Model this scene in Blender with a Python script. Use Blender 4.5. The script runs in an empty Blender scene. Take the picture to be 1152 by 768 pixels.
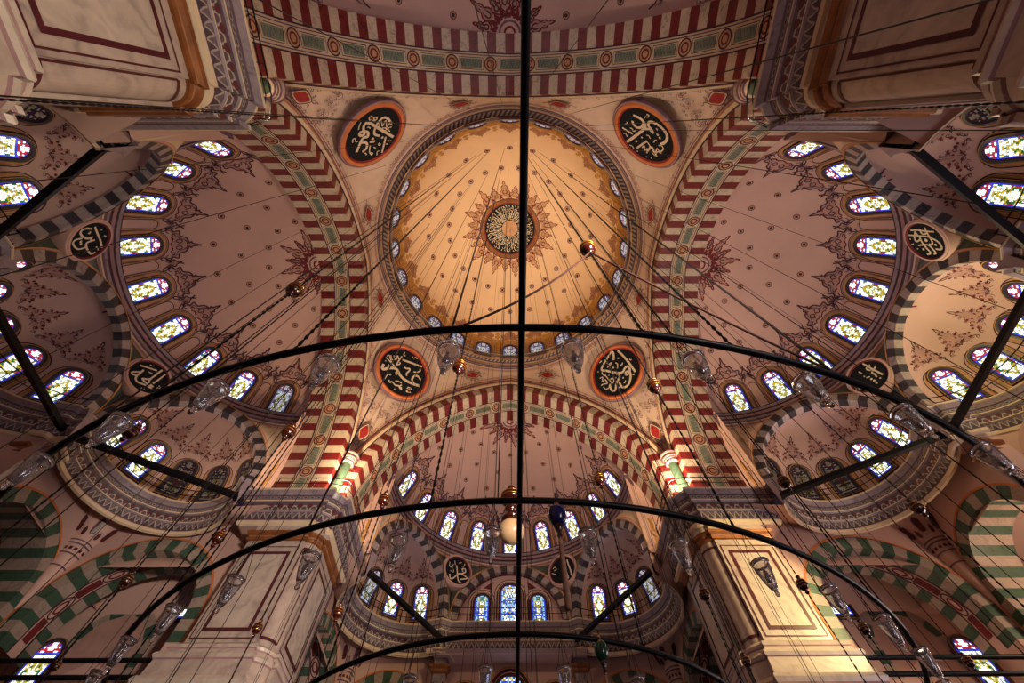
import bpy, math, random
from math import sin, cos, pi, radians, hypot, atan2, asin, acos, sqrt
from mathutils import Matrix, Vector

random.seed(7)
SC = bpy.context.scene
COL = SC.collection

# ---------------------------------------------------------------- dimensions
# metres; the eye of the photographer is the origin, the floor lies below it
AX_Y = 8.93            # the axis of the main dome stands this far ahead
FLOOR = -1.55
HP = 17.85             # top of the great cornice
ARCH_A, ARCH_B = 10.9, 14.1     # inner and outer plane of the great arches
RING_R, RING_Z = 10.45, 34.5    # foot of the main dome
DOME_R, DOME_Z = 9.8, 34.3
HALF_R, HALF_Z, HALF_BASE = 9.25, 21.75, 24.35
AP, VR = 7.42, 8.57    # apothem and vertex radius of the half hexagon under a half dome
EX_R, EX_Z = 4.15, 18.2
WALL_LAT, WALL_OUT = 10.9, 22.8


# ---------------------------------------------------------------- materials
def lin(h):
    h = h.lstrip('#')
    out = []
    for i in (0, 2, 4):
        c = int(h[i:i + 2], 16) / 255
        out.append(c / 12.92 if c <= .04045 else ((c + .055) / 1.055) ** 2.4)
    return (*out, 1)


class X:
    """a tiny wrapper that turns python arithmetic into math nodes"""
    nt = None

    def __init__(s, sock): s.k = sock

    @classmethod
    def op(c, name, *a):
        n = c.nt.nodes.new('ShaderNodeMath'); n.operation = name
        for i, v in enumerate(a):
            if isinstance(v, X): c.nt.links.new(v.k, n.inputs[i])
            else: n.inputs[i].default_value = v
        return X(n.outputs[0])

    def __add__(s, o): return X.op('ADD', s, o)
    def __sub__(s, o): return X.op('SUBTRACT', s, o)
    def __mul__(s, o): return X.op('MULTIPLY', s, o)
    def __truediv__(s, o): return X.op('DIVIDE', s, o)
    def lt(s, o): return X.op('LESS_THAN', s, o)
    def gt(s, o): return X.op('GREATER_THAN', s, o)
    def fract(s): return X.op('FRACT', s)
    def abs(s): return X.op('ABSOLUTE', s)
    def sqrt(s): return X.op('SQRT', s)
    def max(s, o): return X.op('MAXIMUM', s, o)
    def min(s, o): return X.op('MINIMUM', s, o)


MATS = {}


def new_mat(name):
    m = bpy.data.materials.new(name); m.use_nodes = True
    MATS[name] = m
    nt = m.node_tree
    return m, nt, nt.nodes['Principled BSDF']


def noise(nt, scale, detail=4, dist=0, vec=None):
    n = nt.nodes.new('ShaderNodeTexNoise')
    n.inputs['Scale'].default_value = scale; n.inputs['Detail'].default_value = detail
    n.inputs['Distortion'].default_value = dist
    if vec is None:
        t = nt.nodes.new('ShaderNodeTexCoord'); vec = t.outputs['Object']
    nt.links.new(vec, n.inputs['Vector'])
    return n


def ramp(nt, fac, stops):
    r = nt.nodes.new('ShaderNodeValToRGB')
    e = r.color_ramp.elements
    e[0].position, e[0].color = stops[0]
    e[1].position, e[1].color = stops[-1]
    for p, c in stops[1:-1]:
        q = e.new(p); q.color = c
    nt.links.new(fac, r.inputs['Fac'])
    return r


def mul(c, k): return (c[0] * k, c[1] * k, c[2] * k, 1)


def plain(name, hexc, rough=.6, metal=0, var=.12, scale=1.5, bump=0, spec=.3):
    m, nt, b = new_mat(name)
    c = lin(hexc)
    n = noise(nt, scale, 5)
    r = ramp(nt, n.outputs['Fac'], [(.3, mul(c, 1 - var)), (.7, mul(c, 1 + var))])
    nt.links.new(r.outputs['Color'], b.inputs['Base Color'])
    b.inputs['Roughness'].default_value = rough; b.inputs['Metallic'].default_value = metal
    b.inputs['Specular IOR Level'].default_value = spec
    if bump:
        bn = nt.nodes.new('ShaderNodeBump'); bn.inputs['Strength'].default_value = bump
        bn.inputs['Distance'].default_value = .02
        n2 = noise(nt, scale * 9, 4)
        nt.links.new(n2.outputs['Fac'], bn.inputs['Height']); nt.links.new(bn.outputs['Normal'], b.inputs['Normal'])
    return m


def marble(name, base, vein, scale=.7, rough=.35, wave=1.6, amount=(.42, .62)):
    m, nt, b = new_mat(name)
    n = noise(nt, scale, 8, 1.6)
    w = nt.nodes.new('ShaderNodeTexWave'); w.bands_direction = 'DIAGONAL'
    w.inputs['Scale'].default_value = wave; w.inputs['Distortion'].default_value = 14
    w.inputs['Detail'].default_value = 4; w.inputs['Detail Scale'].default_value = 1.2
    t = nt.nodes.new('ShaderNodeTexCoord'); nt.links.new(t.outputs['Object'], w.inputs['Vector'])
    X.nt = nt
    f = X(n.outputs['Fac']) * .82 + X(w.outputs['Fac']) * .18
    r = ramp(nt, f.k, [(amount[0] - .14, lin(vein)), (amount[0], mul(lin(base), .86)), (amount[1], lin(base)), (amount[1] + .2, mul(lin(base), 1.1))])
    nt.links.new(r.outputs['Color'], b.inputs['Base Color'])
    b.inputs['Roughness'].default_value = rough
    return m


def patterned(name, fn, rough=.55):
    """fn(u, v) -> list of (mask, hex) painted over the first colour"""
    m, nt, b = new_mat(name)
    X.nt = nt
    uv = nt.nodes.new('ShaderNodeUVMap')
    sep = nt.nodes.new('ShaderNodeSeparateXYZ'); nt.links.new(uv.outputs['UV'], sep.inputs[0])
    base, layers = fn(X(sep.outputs[0]), X(sep.outputs[1]))
    cur = None
    for mask, hx in layers:
        mx = nt.nodes.new('ShaderNodeMix'); mx.data_type = 'RGBA'
        nt.links.new(mask.k, mx.inputs['Factor'])
        if cur is None: mx.inputs[6].default_value = lin(base)
        else: nt.links.new(cur, mx.inputs[6])
        mx.inputs[7].default_value = lin(hx)
        cur = mx.outputs[2]
    n = noise(nt, 2.5, 5)
    mx = nt.nodes.new('ShaderNodeMix'); mx.data_type = 'RGBA'; mx.blend_type = 'MULTIPLY'
    mx.inputs['Factor'].default_value = .5
    nt.links.new(cur, mx.inputs[6]); nt.links.new(n.outputs['Fac'], mx.inputs[7])
    nt.links.new(mx.outputs[2], b.inputs['Base Color'])
    b.inputs['Roughness'].default_value = rough
    return m


def glowing(name, hexc, strength, var=.5):
    m, nt, b = new_mat(name)
    n = noise(nt, 6, 2)
    c = lin(hexc)
    r = ramp(nt, n.outputs['Fac'], [(.35, mul(c, 1 - var)), (.65, mul(c, 1.0))])
    nt.links.new(r.outputs['Color'], b.inputs['Emission Color'])
    b.inputs['Base Color'].default_value = mul(c, .2)
    b.inputs['Emission Strength'].default_value = strength
    b.inputs['Roughness'].default_value = .15
    return m


plain('plaster', '#cba69c', .8, var=.07, scale=.35, bump=.05)
plain('dome_plaster', '#dcb794', .8, var=.06, scale=.3, bump=.05)
plain('pendentive_plaster', '#dcc0ac', .75, var=.07, scale=.8)
plain('cream', '#d6bfa2', .7, var=.1, scale=1.2)
plain('paint_dark', '#4a2f38', .7, var=.2)
plain('paint_purple', '#6f5263', .7, var=.2)
plain('paint_mauve', '#a07c80', .7, var=.2)
plain('paint_maroon', '#6e2428', .7, var=.2)
plain('paint_red', '#9c2a2c', .6, var=.2, scale=4)
plain('paint_orange', '#cf7a45', .6, var=.12)
plain('paint_ochre', '#b98640', .6, var=.2, scale=3)
plain('paint_brown', '#9a6a4e', .7, var=.25, scale=3)
plain('paint_tan', '#bf9270', .7, var=.15, scale=3)
plain('paint_green', '#7a8474', .6, var=.25, scale=3)
plain('paint_black', '#0b1016', .85, var=.2)
plain('paint_blush', '#b58d84', .8, var=.12)
marble('pale_stone_shaded', '#a9958a', '#877672', 1.1, .5, 2.2)  # darkened pale and green stone: shade of the lower arches put into the colour
marble('green_stone_shaded', '#3f5a4a', '#24382f', 1.6, .45, 3)
plain('paint_white', '#e2cfb4', .5, var=.08)
plain('gilding', '#86502a', .45, .2, var=.25, scale=2)
marble('red_stone', '#74201f', '#4a1414', 1.4, .4, 2.5)
marble('pale_stone', '#c9b5a0', '#937e74', 1.1, .45, 2.2)
marble('green_stone', '#4f6a58', '#2c4238', 1.6, .4, 3)
marble('green_marble', '#4b5a48', '#2f3a31', 1.4, .4, 3)
marble('black_stone', '#3a343b', '#221f26', 1.3, .4, 2)
marble('grey_stone', '#a6958f', '#7f7074', 1.3, .4, 2)
marble('pier_marble', '#b9a59b', '#94827f', .5, .35, .8)
marble('cornice_marble', '#968690', '#6c5f6c', .8, .35, 1.4)
marble('white_marble', '#c4b2a6', '#a08e88', .5, .35, .7)
plain('porphyry', '#501f26', .35, var=.2, scale=6)
plain('iron', '#14141a', .45, .5, var=.2, scale=5)
plain('wire', '#1d1517', .6, .2, var=.1)
plain('chain', '#151115', .5, .5, var=.2)
plain('rope_red', '#3c1c18', .8, var=.2)
plain('lacquer', '#36100b', .18, 0, var=.35, scale=14, spec=.7)
plain('brass', '#c48a3a', .28, .9, var=.15)
plain('blue_ceramic', '#121d63', .15, var=.2, scale=9, spec=.7)
plain('green_ceramic', '#0f4a35', .15, var=.2, scale=9, spec=.7)
plain('tassel_thread', '#b08a72', .9, var=.2, scale=30)
plain('carpet', '#4a2a26', .95, var=.25, scale=5)
plain('lead', '#3d3a44', .5, .4, var=.1)
plain('steel_rim', '#b9b4b4', .25, .85, var=.1)


def rings(u, v, period, rad):
    p = (u / period).fract() - .5
    x = p * period; y = (v - .5) * .42
    return (x * x + y * y).sqrt() - rad


def scallop(u, v):
    d = rings(u, v, .46, 0)
    p2 = ((u / .46) + .5).fract() - .5
    d2 = ((p2 * .46) * (p2 * .46) + ((v - .15) * .42) * ((v - .15) * .42)).sqrt()
    return '#6b5560', [((d2 - .15).abs().lt(.035), '#c4b3a6'), (d.lt(.13), '#4b3a45'), (d.lt(.085), '#7a2430'), (((v - .5).abs()).gt(.46), '#2f2631')]


def zigzag(u, v):
    t = ((u / .34).fract() - .5).abs() * 2
    return '#7b6872', [((v - t).lt(0), '#51424f'), ((v - t).abs().lt(.16), '#bcaaa2'), (((v - .5).abs()).gt(.46), '#3a303a')]


def ropes(u, v):
    return '#8a7a80', [(((u / .16) + v * .8).fract().lt(.45), '#54475a'), (((v - .5).abs()).gt(.42), '#c2b0a2')]


def egg_dart(u, v):
    d = rings(u, v, .3, 0)
    return '#77666f', [(d.lt(.12), '#a99a98'), (d.lt(.07), '#4e404c'), (((v - .5).abs()).gt(.45), '#3a303a')]


def lace_band(u, v):
    d = rings(u, v, .5, 0)
    return '#8b5e40', [(d.lt(.2), '#caa05a'), (d.lt(.13), '#8a5a3a'), (((v - .5).abs()).gt(.42), '#c79a4e')]


def dome_rope(u, v):
    return '#cdb9a4', [(((u / .36) + v * .9).fract().lt(.5), '#5d5268'), (((v - .5).abs()).gt(.38), '#6a4450')]


for nm, fn in (('band_scallop', scallop), ('band_zigzag', zigzag), ('band_rope', ropes), ('band_egg', egg_dart), ('band_lace', lace_band), ('band_dome_rope', dome_rope)):
    patterned(nm, fn)

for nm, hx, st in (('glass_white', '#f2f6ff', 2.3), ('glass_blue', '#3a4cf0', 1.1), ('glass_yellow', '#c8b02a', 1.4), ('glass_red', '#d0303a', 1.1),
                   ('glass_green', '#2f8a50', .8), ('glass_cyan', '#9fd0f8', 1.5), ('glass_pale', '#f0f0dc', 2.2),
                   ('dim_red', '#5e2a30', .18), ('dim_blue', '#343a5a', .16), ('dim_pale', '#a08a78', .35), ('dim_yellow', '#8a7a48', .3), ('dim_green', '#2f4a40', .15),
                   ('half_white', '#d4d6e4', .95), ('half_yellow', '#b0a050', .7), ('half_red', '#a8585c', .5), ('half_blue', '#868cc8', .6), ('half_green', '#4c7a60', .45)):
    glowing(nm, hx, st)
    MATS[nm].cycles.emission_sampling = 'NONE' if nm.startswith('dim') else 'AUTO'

m, nt, b = new_mat('lamp_glass')
b.inputs['Base Color'].default_value = (.93, .95, 1, 1); b.inputs['Transmission Weight'].default_value = .92
b.inputs['Roughness'].default_value = .06; b.inputs['IOR'].default_value = 1.45
n_ = noise(nt, 30, 2); bn_ = nt.nodes.new('ShaderNodeBump'); bn_.inputs['Strength'].default_value = .08
nt.links.new(n_.outputs['Fac'], bn_.inputs['Height']); nt.links.new(bn_.outputs['Normal'], b.inputs['Normal'])
m, nt, b = new_mat('globe_glass')
n_ = noise(nt, 3, 3); r_ = ramp(nt, n_.outputs['Fac'], [(.3, lin('#c9a27c')), (.7, lin('#d8b48c'))])
nt.links.new(r_.outputs['Color'], b.inputs['Base Color']); b.inputs['Roughness'].default_value = .2
b.inputs['Subsurface Weight'].default_value = .0


# ---------------------------------------------------------------- mesh builder
class MB:
    def __init__(s): s.v = []; s.f = []; s.m = []; s.u = []; s.sm = []

    def face(s, pts, mat, uv=None, smooth=False):
        i = len(s.v); s.v.extend(tuple(p) for p in pts)
        s.f.append(tuple(range(i, i + len(pts)))); s.m.append(mat); s.u.append(uv); s.sm.append(smooth)

    def grid(s, rows, mat, closed=False, uvs=None, smooth=True, skip=None):
        """rows: list of rows of points; mat: name or fn(i, j)"""
        base = len(s.v); n = len(rows[0])
        for r in rows: s.v.extend(tuple(p) for p in r)
        for i in range(len(rows) - 1):
            for j in range(n if closed else n - 1):
                if skip and skip(i, j): continue
                k = (j + 1) % n
                s.f.append((base + i * n + j, base + i * n + k, base + (i + 1) * n + k, base + (i + 1) * n + j))
                s.m.append(mat(i, j) if callable(mat) else mat); s.sm.append(smooth)
                s.u.append([uvs(i, j), uvs(i, j + 1), uvs(i + 1, j + 1), uvs(i + 1, j)] if uvs else None)

    def box(s, a, b, mat):
        (x0, y0, z0), (x1, y1, z1) = a, b
        P = [(x0, y0, z0), (x1, y0, z0), (x1, y1, z0), (x0, y1, z0), (x0, y0, z1), (x1, y0, z1), (x1, y1, z1), (x0, y1, z1)]
        for q in ((0, 3, 2, 1), (4, 5, 6, 7), (0, 1, 5, 4), (1, 2, 6, 5), (2, 3, 7, 6), (3, 0, 4, 7)):
            s.face([P[k] for k in q], mat)

    def tube(s, pts, r, mat, n=8, closed=False, caps=True, radii=None):
        P = [Vector(p) for p in pts]; rows = []; up = None
        N = len(P)
        for i, p in enumerate(P):
            if closed: t = P[(i + 1) % N] - P[i - 1]
            else: t = P[min(i + 1, N - 1)] - P[max(i - 1, 0)]
            t.normalize()
            if up is None:
                up = Vector((0, 0, 1)) if abs(t.z) < .9 else Vector((1, 0, 0))
            a = t.cross(up).normalized(); up2 = a.cross(t).normalized(); up = up2
            rr = radii[i] if radii else r
            rows.append([p + (a * cos(2 * pi * k / n) + up2 * sin(2 * pi * k / n)) * rr for k in range(n)])
        if closed: rows.append(rows[0])
        s.grid(rows, mat, closed=True)
        if caps and not closed:
            s.face(rows[0], mat); s.face(rows[-1][::-1], mat)

    def lathe(s, prof, mat, n=16, c=(0, 0, 0)):
        rows = [[(c[0] + r * cos(2 * pi * k / n), c[1] + r * sin(2 * pi * k / n), c[2] + z) for k in range(n)] for r, z in prof]
        s.grid(rows, mat, closed=True)

    def build(s, name, parent=None, loc=(0, 0, 0), rz=0, auto=None):
        me = bpy.data.meshes.new(name)
        me.from_pydata(s.v, [], s.f)
        names = []
        for k in s.m:
            if k not in names: names.append(k)
        for k in names: me.materials.append(MATS[k])
        ix = {k: i for i, k in enumerate(names)}
        me.polygons.foreach_set('material_index', [ix[k] for k in s.m])
        me.polygons.foreach_set('use_smooth', s.sm)
        if any(u is not None for u in s.u):
            lay = me.uv_layers.new(name='UVMap'); flat = []
            for u, f in zip(s.u, s.f):
                if u is None: flat += [0, 0] * len(f)
                else:
                    for q in u: flat += [q[0], q[1]]
            lay.data.foreach_set('uv', flat)
        me.update()
        o = bpy.data.objects.new(name, me); COL.objects.link(o)
        o.location = loc; o.rotation_euler = (0, 0, rz)
        if parent: o.parent = parent
        return o


def tag(o, label, cat, group=None, kind=None):
    o['label'] = label; o['category'] = cat
    if group: o['group'] = group
    if kind: o['kind'] = kind
    return o


def struct(o, label, cat, group=None): return tag(o, label, cat, group, 'structure')


def empty(name, loc=(0, 0, 0), rz=0):
    o = bpy.data.objects.new(name, None); COL.objects.link(o)
    o.location = loc; o.rotation_euler = (0, 0, rz); o.empty_display_size = .2
    return o


def copy_tree(o, loc=None, rz=None):
    c = o.copy(); COL.objects.link(c)
    for k in ('label', 'group'):
        if k in c: del c[k]
    if loc is not None: c.location = loc
    if rz is not None: c.rotation_euler = (0, 0, rz)
    for ch in o.children:
        d = ch.copy(); COL.objects.link(d); d.parent = c
        for g in ch.children:
            e = g.copy(); COL.objects.link(e); e.parent = d
    return c


AXIS = (0, AX_Y, 0)
SIDES = ((0, 'front'), (1, 'left'), (3, 'right'), (2, 'rear'))


def side_pt(k, x, y, z=0):
    """local (lateral, outward) of side k -> world"""
    a = k * pi / 2
    return (x * cos(a) - y * sin(a), AX_Y + x * sin(a) + y * cos(a), z)


# ---------------------------------------------------------------- painting on surfaces
def normals2(pts, closed):
    n = len(pts); out = []
    for i in range(n):
        a = pts[i - 1] if (closed or i) else pts[0]
        b = pts[(i + 1) % n] if (closed or i < n - 1) else pts[-1]
        dx, dy = b[0] - a[0], b[1] - a[1]; l = hypot(dx, dy) or 1
        out.append((-dy / l, dx / l))
    return out


def smooth_line(pts, k=3, closed=False):
    """Catmull-Rom through 2-D points"""
    n = len(pts); out = []
    rng = n if closed else n - 1
    for i in range(rng):
        p0 = pts[i - 1] if (closed or i) else pts[0]
        p1 = pts[i]; p2 = pts[(i + 1) % n]
        p3 = pts[(i + 2) % n] if (closed or i + 2 < n) else pts[-1]
        for j in range(k):
            t = j / k
            out.append(tuple(.5 * (2 * p1[d] + (p2[d] - p0[d]) * t + (2 * p0[d] - 5 * p1[d] + 4 * p2[d] - p3[d]) * t * t + (3 * p1[d] - p0[d] - 3 * p2[d] + p3[d]) * t ** 3) for d in (0, 1)))
    if not closed: out.append(tuple(pts[-1]))
    return out


def ribbon(mb, pts, w, mp, mat, closed=False, off=.02, taper=False):
    nn = normals2(pts, closed); N = len(pts)
    A, B = [], []
    for i, (p, q) in enumerate(zip(pts, nn)):
        ww = w / 2
        if taper: ww *= .25 + .75 * sin(pi * min(1, max(0, (i + .6) / N)))
        A.append(mp(p[0] + q[0] * ww, p[1] + q[1] * ww, off)); B.append(mp(p[0] - q[0] * ww, p[1] - q[1] * ww, off))
    if closed: A.append(A[0]); B.append(B[0])
    mb.grid([A, B], mat, smooth=False)


def fill(mb, pts, mp, mat, off=.015):
    """fan fill of a star-shaped polygon"""
    cx = sum(p[0] for p in pts) / len(pts); cy = sum(p[1] for p in pts) / len(pts)
    c = mp(cx, cy, off); P = [mp(p[0], p[1], off) for p in pts]
    for i in range(len(P)): mb.face([c, P[i], P[(i + 1) % len(P)]], mat)


def fan(mb, pts, c, mp, mat, off=.015):
    C = mp(c[0], c[1], off); P = [mp(p[0], p[1], off) for p in pts]
    for i in range(len(P) - 1): mb.face([C, P[i], P[i + 1]], mat)


def disc(mb, x, y, r, mp, mat, off=.02, n=14):
    fill(mb, [(x + r * cos(2 * pi * i / n), y + r * sin(2 * pi * i / n)) for i in range(n)], mp, mat, off)


def ring2(mb, x, y, r, w, mp, mat, off=.022, n=18):
    ribbon(mb, [(x + r * cos(2 * pi * i / n), y + r * sin(2 * pi * i / n)) for i in range(n)], w, mp, mat, True, off)


def arch_line(w, h, n=12, y0=0):
    """outline of a round-headed opening, feet at y0"""
    r = w / 2
    pts = [(-r, y0), (-r, y0 + (h - r) * .33), (-r, y0 + (h - r) * .66)]
    pts += [(-r * cos(pi * i / n), y0 + h - r + r * sin(pi * i / n)) for i in range(n + 1)]
    pts += [(r, y0 + (h - r) * .66), (r, y0 + (h - r) * .33), (r, y0)]
    return pts


def rosette(mb, x, y, mp, s=1.0):
    disc(mb, x, y, .27 * s, mp, 'paint_tan', .012)
    ring2(mb, x, y, .22 * s, .07 * s, mp, 'paint_purple', .02)
    disc(mb, x, y, .12 * s, mp, 'paint_dark', .024, 10)


def both(mb, pts, w, mp, mat, off=.02, k=3, taper=False):
    p = smooth_line(pts, k)
    ribbon(mb, p, w, mp, mat, False, off, taper)
    ribbon(mb, [(-a, b) for a, b in p], w, mp, mat, False, off, taper)


def sym(pts): return pts + [(-a, b) for a, b in pts[::-1]]


def palmette(mb, mp, s, y0, half, tone=('paint_mauve', 'paint_dark', 'paint_purple', 'paint_maroon')):
    """a pointed cusped crest over a window; half = half of the bay width, mp maps (s, t)"""
    P = lambda L: [(a * s, y0 + b * s) for a, b in L]
    edge = P([(.0, 1.75), (.09, 1.3), (.2, 1.22), (.12, 1.12), (.42, .95), (.55, .62), (.85, .55), (.78, .28), (1.0, .12)])
    e = smooth_line(edge, 3)
    fan(mb, e, (0, y0 + .3 * s), mp, tone[0], .012); fan(mb, [(-a, b) for a, b in e][::-1], (0, y0 + .3 * s), mp, tone[0], .012)
    both(mb, edge, .085 * s, mp, tone[1], .024)
    both(mb, P([(.0, 1.2), (.3, .85), (.42, .55), (.68, .45), (.62, .22)]), .06 * s, mp, tone[2], .022)
    both(mb, P([(.0, .55), (.2, .78), (.32, .6), (.2, .45), (.1, .6)]), .06 * s, mp, tone[1], .026)
    both(mb, P([(0, .2), (.3, .3), (.45, .2), (.55, .3)]), .07 * s, mp, tone[3], .026)
    both(mb, P([(.48, .4), (.62, .36), (.6, .22), (.5, .26)]), .05 * s, mp, tone[1], .026)
    both(mb, P([(0, 1.1), (.1, 1.0), (.2, 1.05), (.28, .9)]), .05 * s, mp, tone[3], .026)
    disc(mb, 0, y0 + .98 * s, .07 * s, mp, tone[3], .026, 8)
    # swags down beside the window and the trefoil between the bays
    h = half / s
    tref = smooth_line(P([(1.0, .12), (h - .34, -.1), (h - .12, .1), (h - .26, .3), (h - .12, .45), (h, .78)]), 3)
    fan(mb, tref + P([(h, -.3)]), ((h - .05) * s, y0 + .1 * s), mp, 'paint_blush', .01); fan(mb, [(-a, b) for a, b in (tref + P([(h, -.3)]))][::-1], (-(h - .05) * s, y0 + .1 * s), mp, 'paint_blush', .01)
    both(mb, P([(1.0, .12), (h - .34, -.1), (h - .12, .1), (h - .26, .3), (h - .12, .45), (h, .78)]), .08 * s, mp, tone[1], .024)
    both(mb, P([(h - .25, -.2), (h - .1, -.02), (h, .3)]), .06 * s, mp, tone[2], .022)
    both(mb, P([(.98, .1), (1.0, -.15), (.88, -.35), (.8, -.2), (.9, -.05)]), .06 * s, mp, tone[1], .024)
    both(mb, P([(.72, .3), (.86, .1), (.8, -.08), (.66, .06)]), .06 * s, mp, tone[2], .024)


def leafy(mb, mp, s, y0, seed=5):
    """a loose triangular spray of scrolls and red blossoms over a window"""
    rr = random.Random(seed)
    P = lambda L: [(a * s, y0 + b * s) for a, b in L]
    hull = smooth_line(P([(0, 1.5), (.1, 1.2), (.22, 1.1), (.2, .85), (.42, .75), (.4, .5), (.62, .42), (.66, .1)]), 2)
    fan(mb, hull, (0, y0 + .25 * s), mp, 'paint_blush', .012); fan(mb, [(-a, b) for a, b in hull][::-1], (0, y0 + .25 * s), mp, 'paint_blush', .012)
    both(mb, P([(0, 1.72), (.07, 1.45), (0, 1.3)]), .045 * s, mp, 'paint_dark')
    both(mb, P([(0, .2), (.12, .6), (.05, .95), (.12, 1.25)]), .04 * s, mp, 'paint_dark')
    both(mb, P([(0, .25), (.3, .4), (.5, .3), (.8, .12)]), .04 * s, mp, 'paint_dark')
    for k, (x, y, r) in enumerate(((.16, .35, .12), (.36, .2, .13), (.6, .22, .12), (.78, .02, .1), (.14, .68, .12), (.36, .55, .13), (.55, .5, .1), (.12, .98, .1), (.27, .82, .1), (.24, 1.1, .08), (.1, 1.3, .07), (.42, .82, .07), (.7, .42, .07))):
        a0 = rr.uniform(0, 6.28); d = rr.choice((-1, 1))
        for sg in (1, -1):
            pts = [((x + r * (1 - t * .085) * cos(a0 + d * t * .75)) * sg * s, y0 + (y + r * (1 - t * .085) * sin(a0 + d * t * .75)) * s) for t in range(10)]
            ribbon(mb, pts, .04 * s, mp, ('paint_dark', 'paint_purple', 'paint_maroon')[k % 3], off=.022, taper=True)
            if k % 2 == 0: disc(mb, x * sg * s, y0 + y * s, .055 * s, mp, 'paint_maroon', .026, 7)
    disc(mb, 0, y0 + .5 * s, .09 * s, mp, 'paint_maroon', .026, 8); disc(mb, 0, y0 + 1.1 * s, .07 * s, mp, 'paint_maroon', .026, 8)


def star(mb, mp_polar, r0, r1, n, a0=0, a1=2 * pi, tone=('paint_mauve', 'paint_dark', 'paint_maroon'), w=.035):
    """a ring of lace petals; mp_polar(rho, phi, off)"""
    step = (a1 - a0) / n
    for i in range(n):
        c = a0 + step * (i + .5)
        big = i % 2 == 0
        L = (r1 - r0) * (1 if big else .7)
        mp = lambda x, y, o, c=c: mp_polar(r0 + y * L, c + x * step * (r0 + .35 * L) / (r0 + y * L), o)
        e = [(.0, 1.0), (.1, .9), (.12, .82), (.05, .77), (.24, .7), (.3, .58), (.2, .52), (.44, .42), (.5, .28), (.4, .2), (.62, 0)]
        es = smooth_line(e, 2)
        fan(mb, es, (0, .1), mp, tone[0], .012); fan(mb, [(-a, b) for a, b in es][::-1], (0, .1), mp, tone[0], .012)
        loop = [(.22 * cos(t * pi / 4), .3 + .12 * sin(t * pi / 4)) for t in range(9)]
        lines = [(es, tone[1]), (smooth_line([(0, .72), (.1, .6), (.05, .5), (.2, .42)], 2), tone[2]), (loop, tone[2]), (smooth_line([(.34, .05), (.42, .16), (.3, .22)], 2), tone[1])]
        for sg in (1, -1):
            for line, mt in lines:
                pts = [(r0 + b * L, c + sg * a * step * (r0 + .35 * L) / (r0 + b * L)) for a, b in line]; A, B = [], []
                for j, (rr, ph) in enumerate(pts):
                    q = pts[min(j + 1, len(pts) - 1)]; p = pts[max(j - 1, 0)]
                    dx, dy = q[0] - p[0], (q[1] - p[1]) * max(rr, .2); l = hypot(dx, dy) or 1
                    nx, ny = -dy / l * w, dx / l * w
                    A.append(mp_polar(rr + nx, ph + ny / max(rr, .2), .024)); B.append(mp_polar(rr - nx, ph - ny / max(rr, .2), .024))
                mb.grid([A, B], mt, smooth=False)
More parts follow.
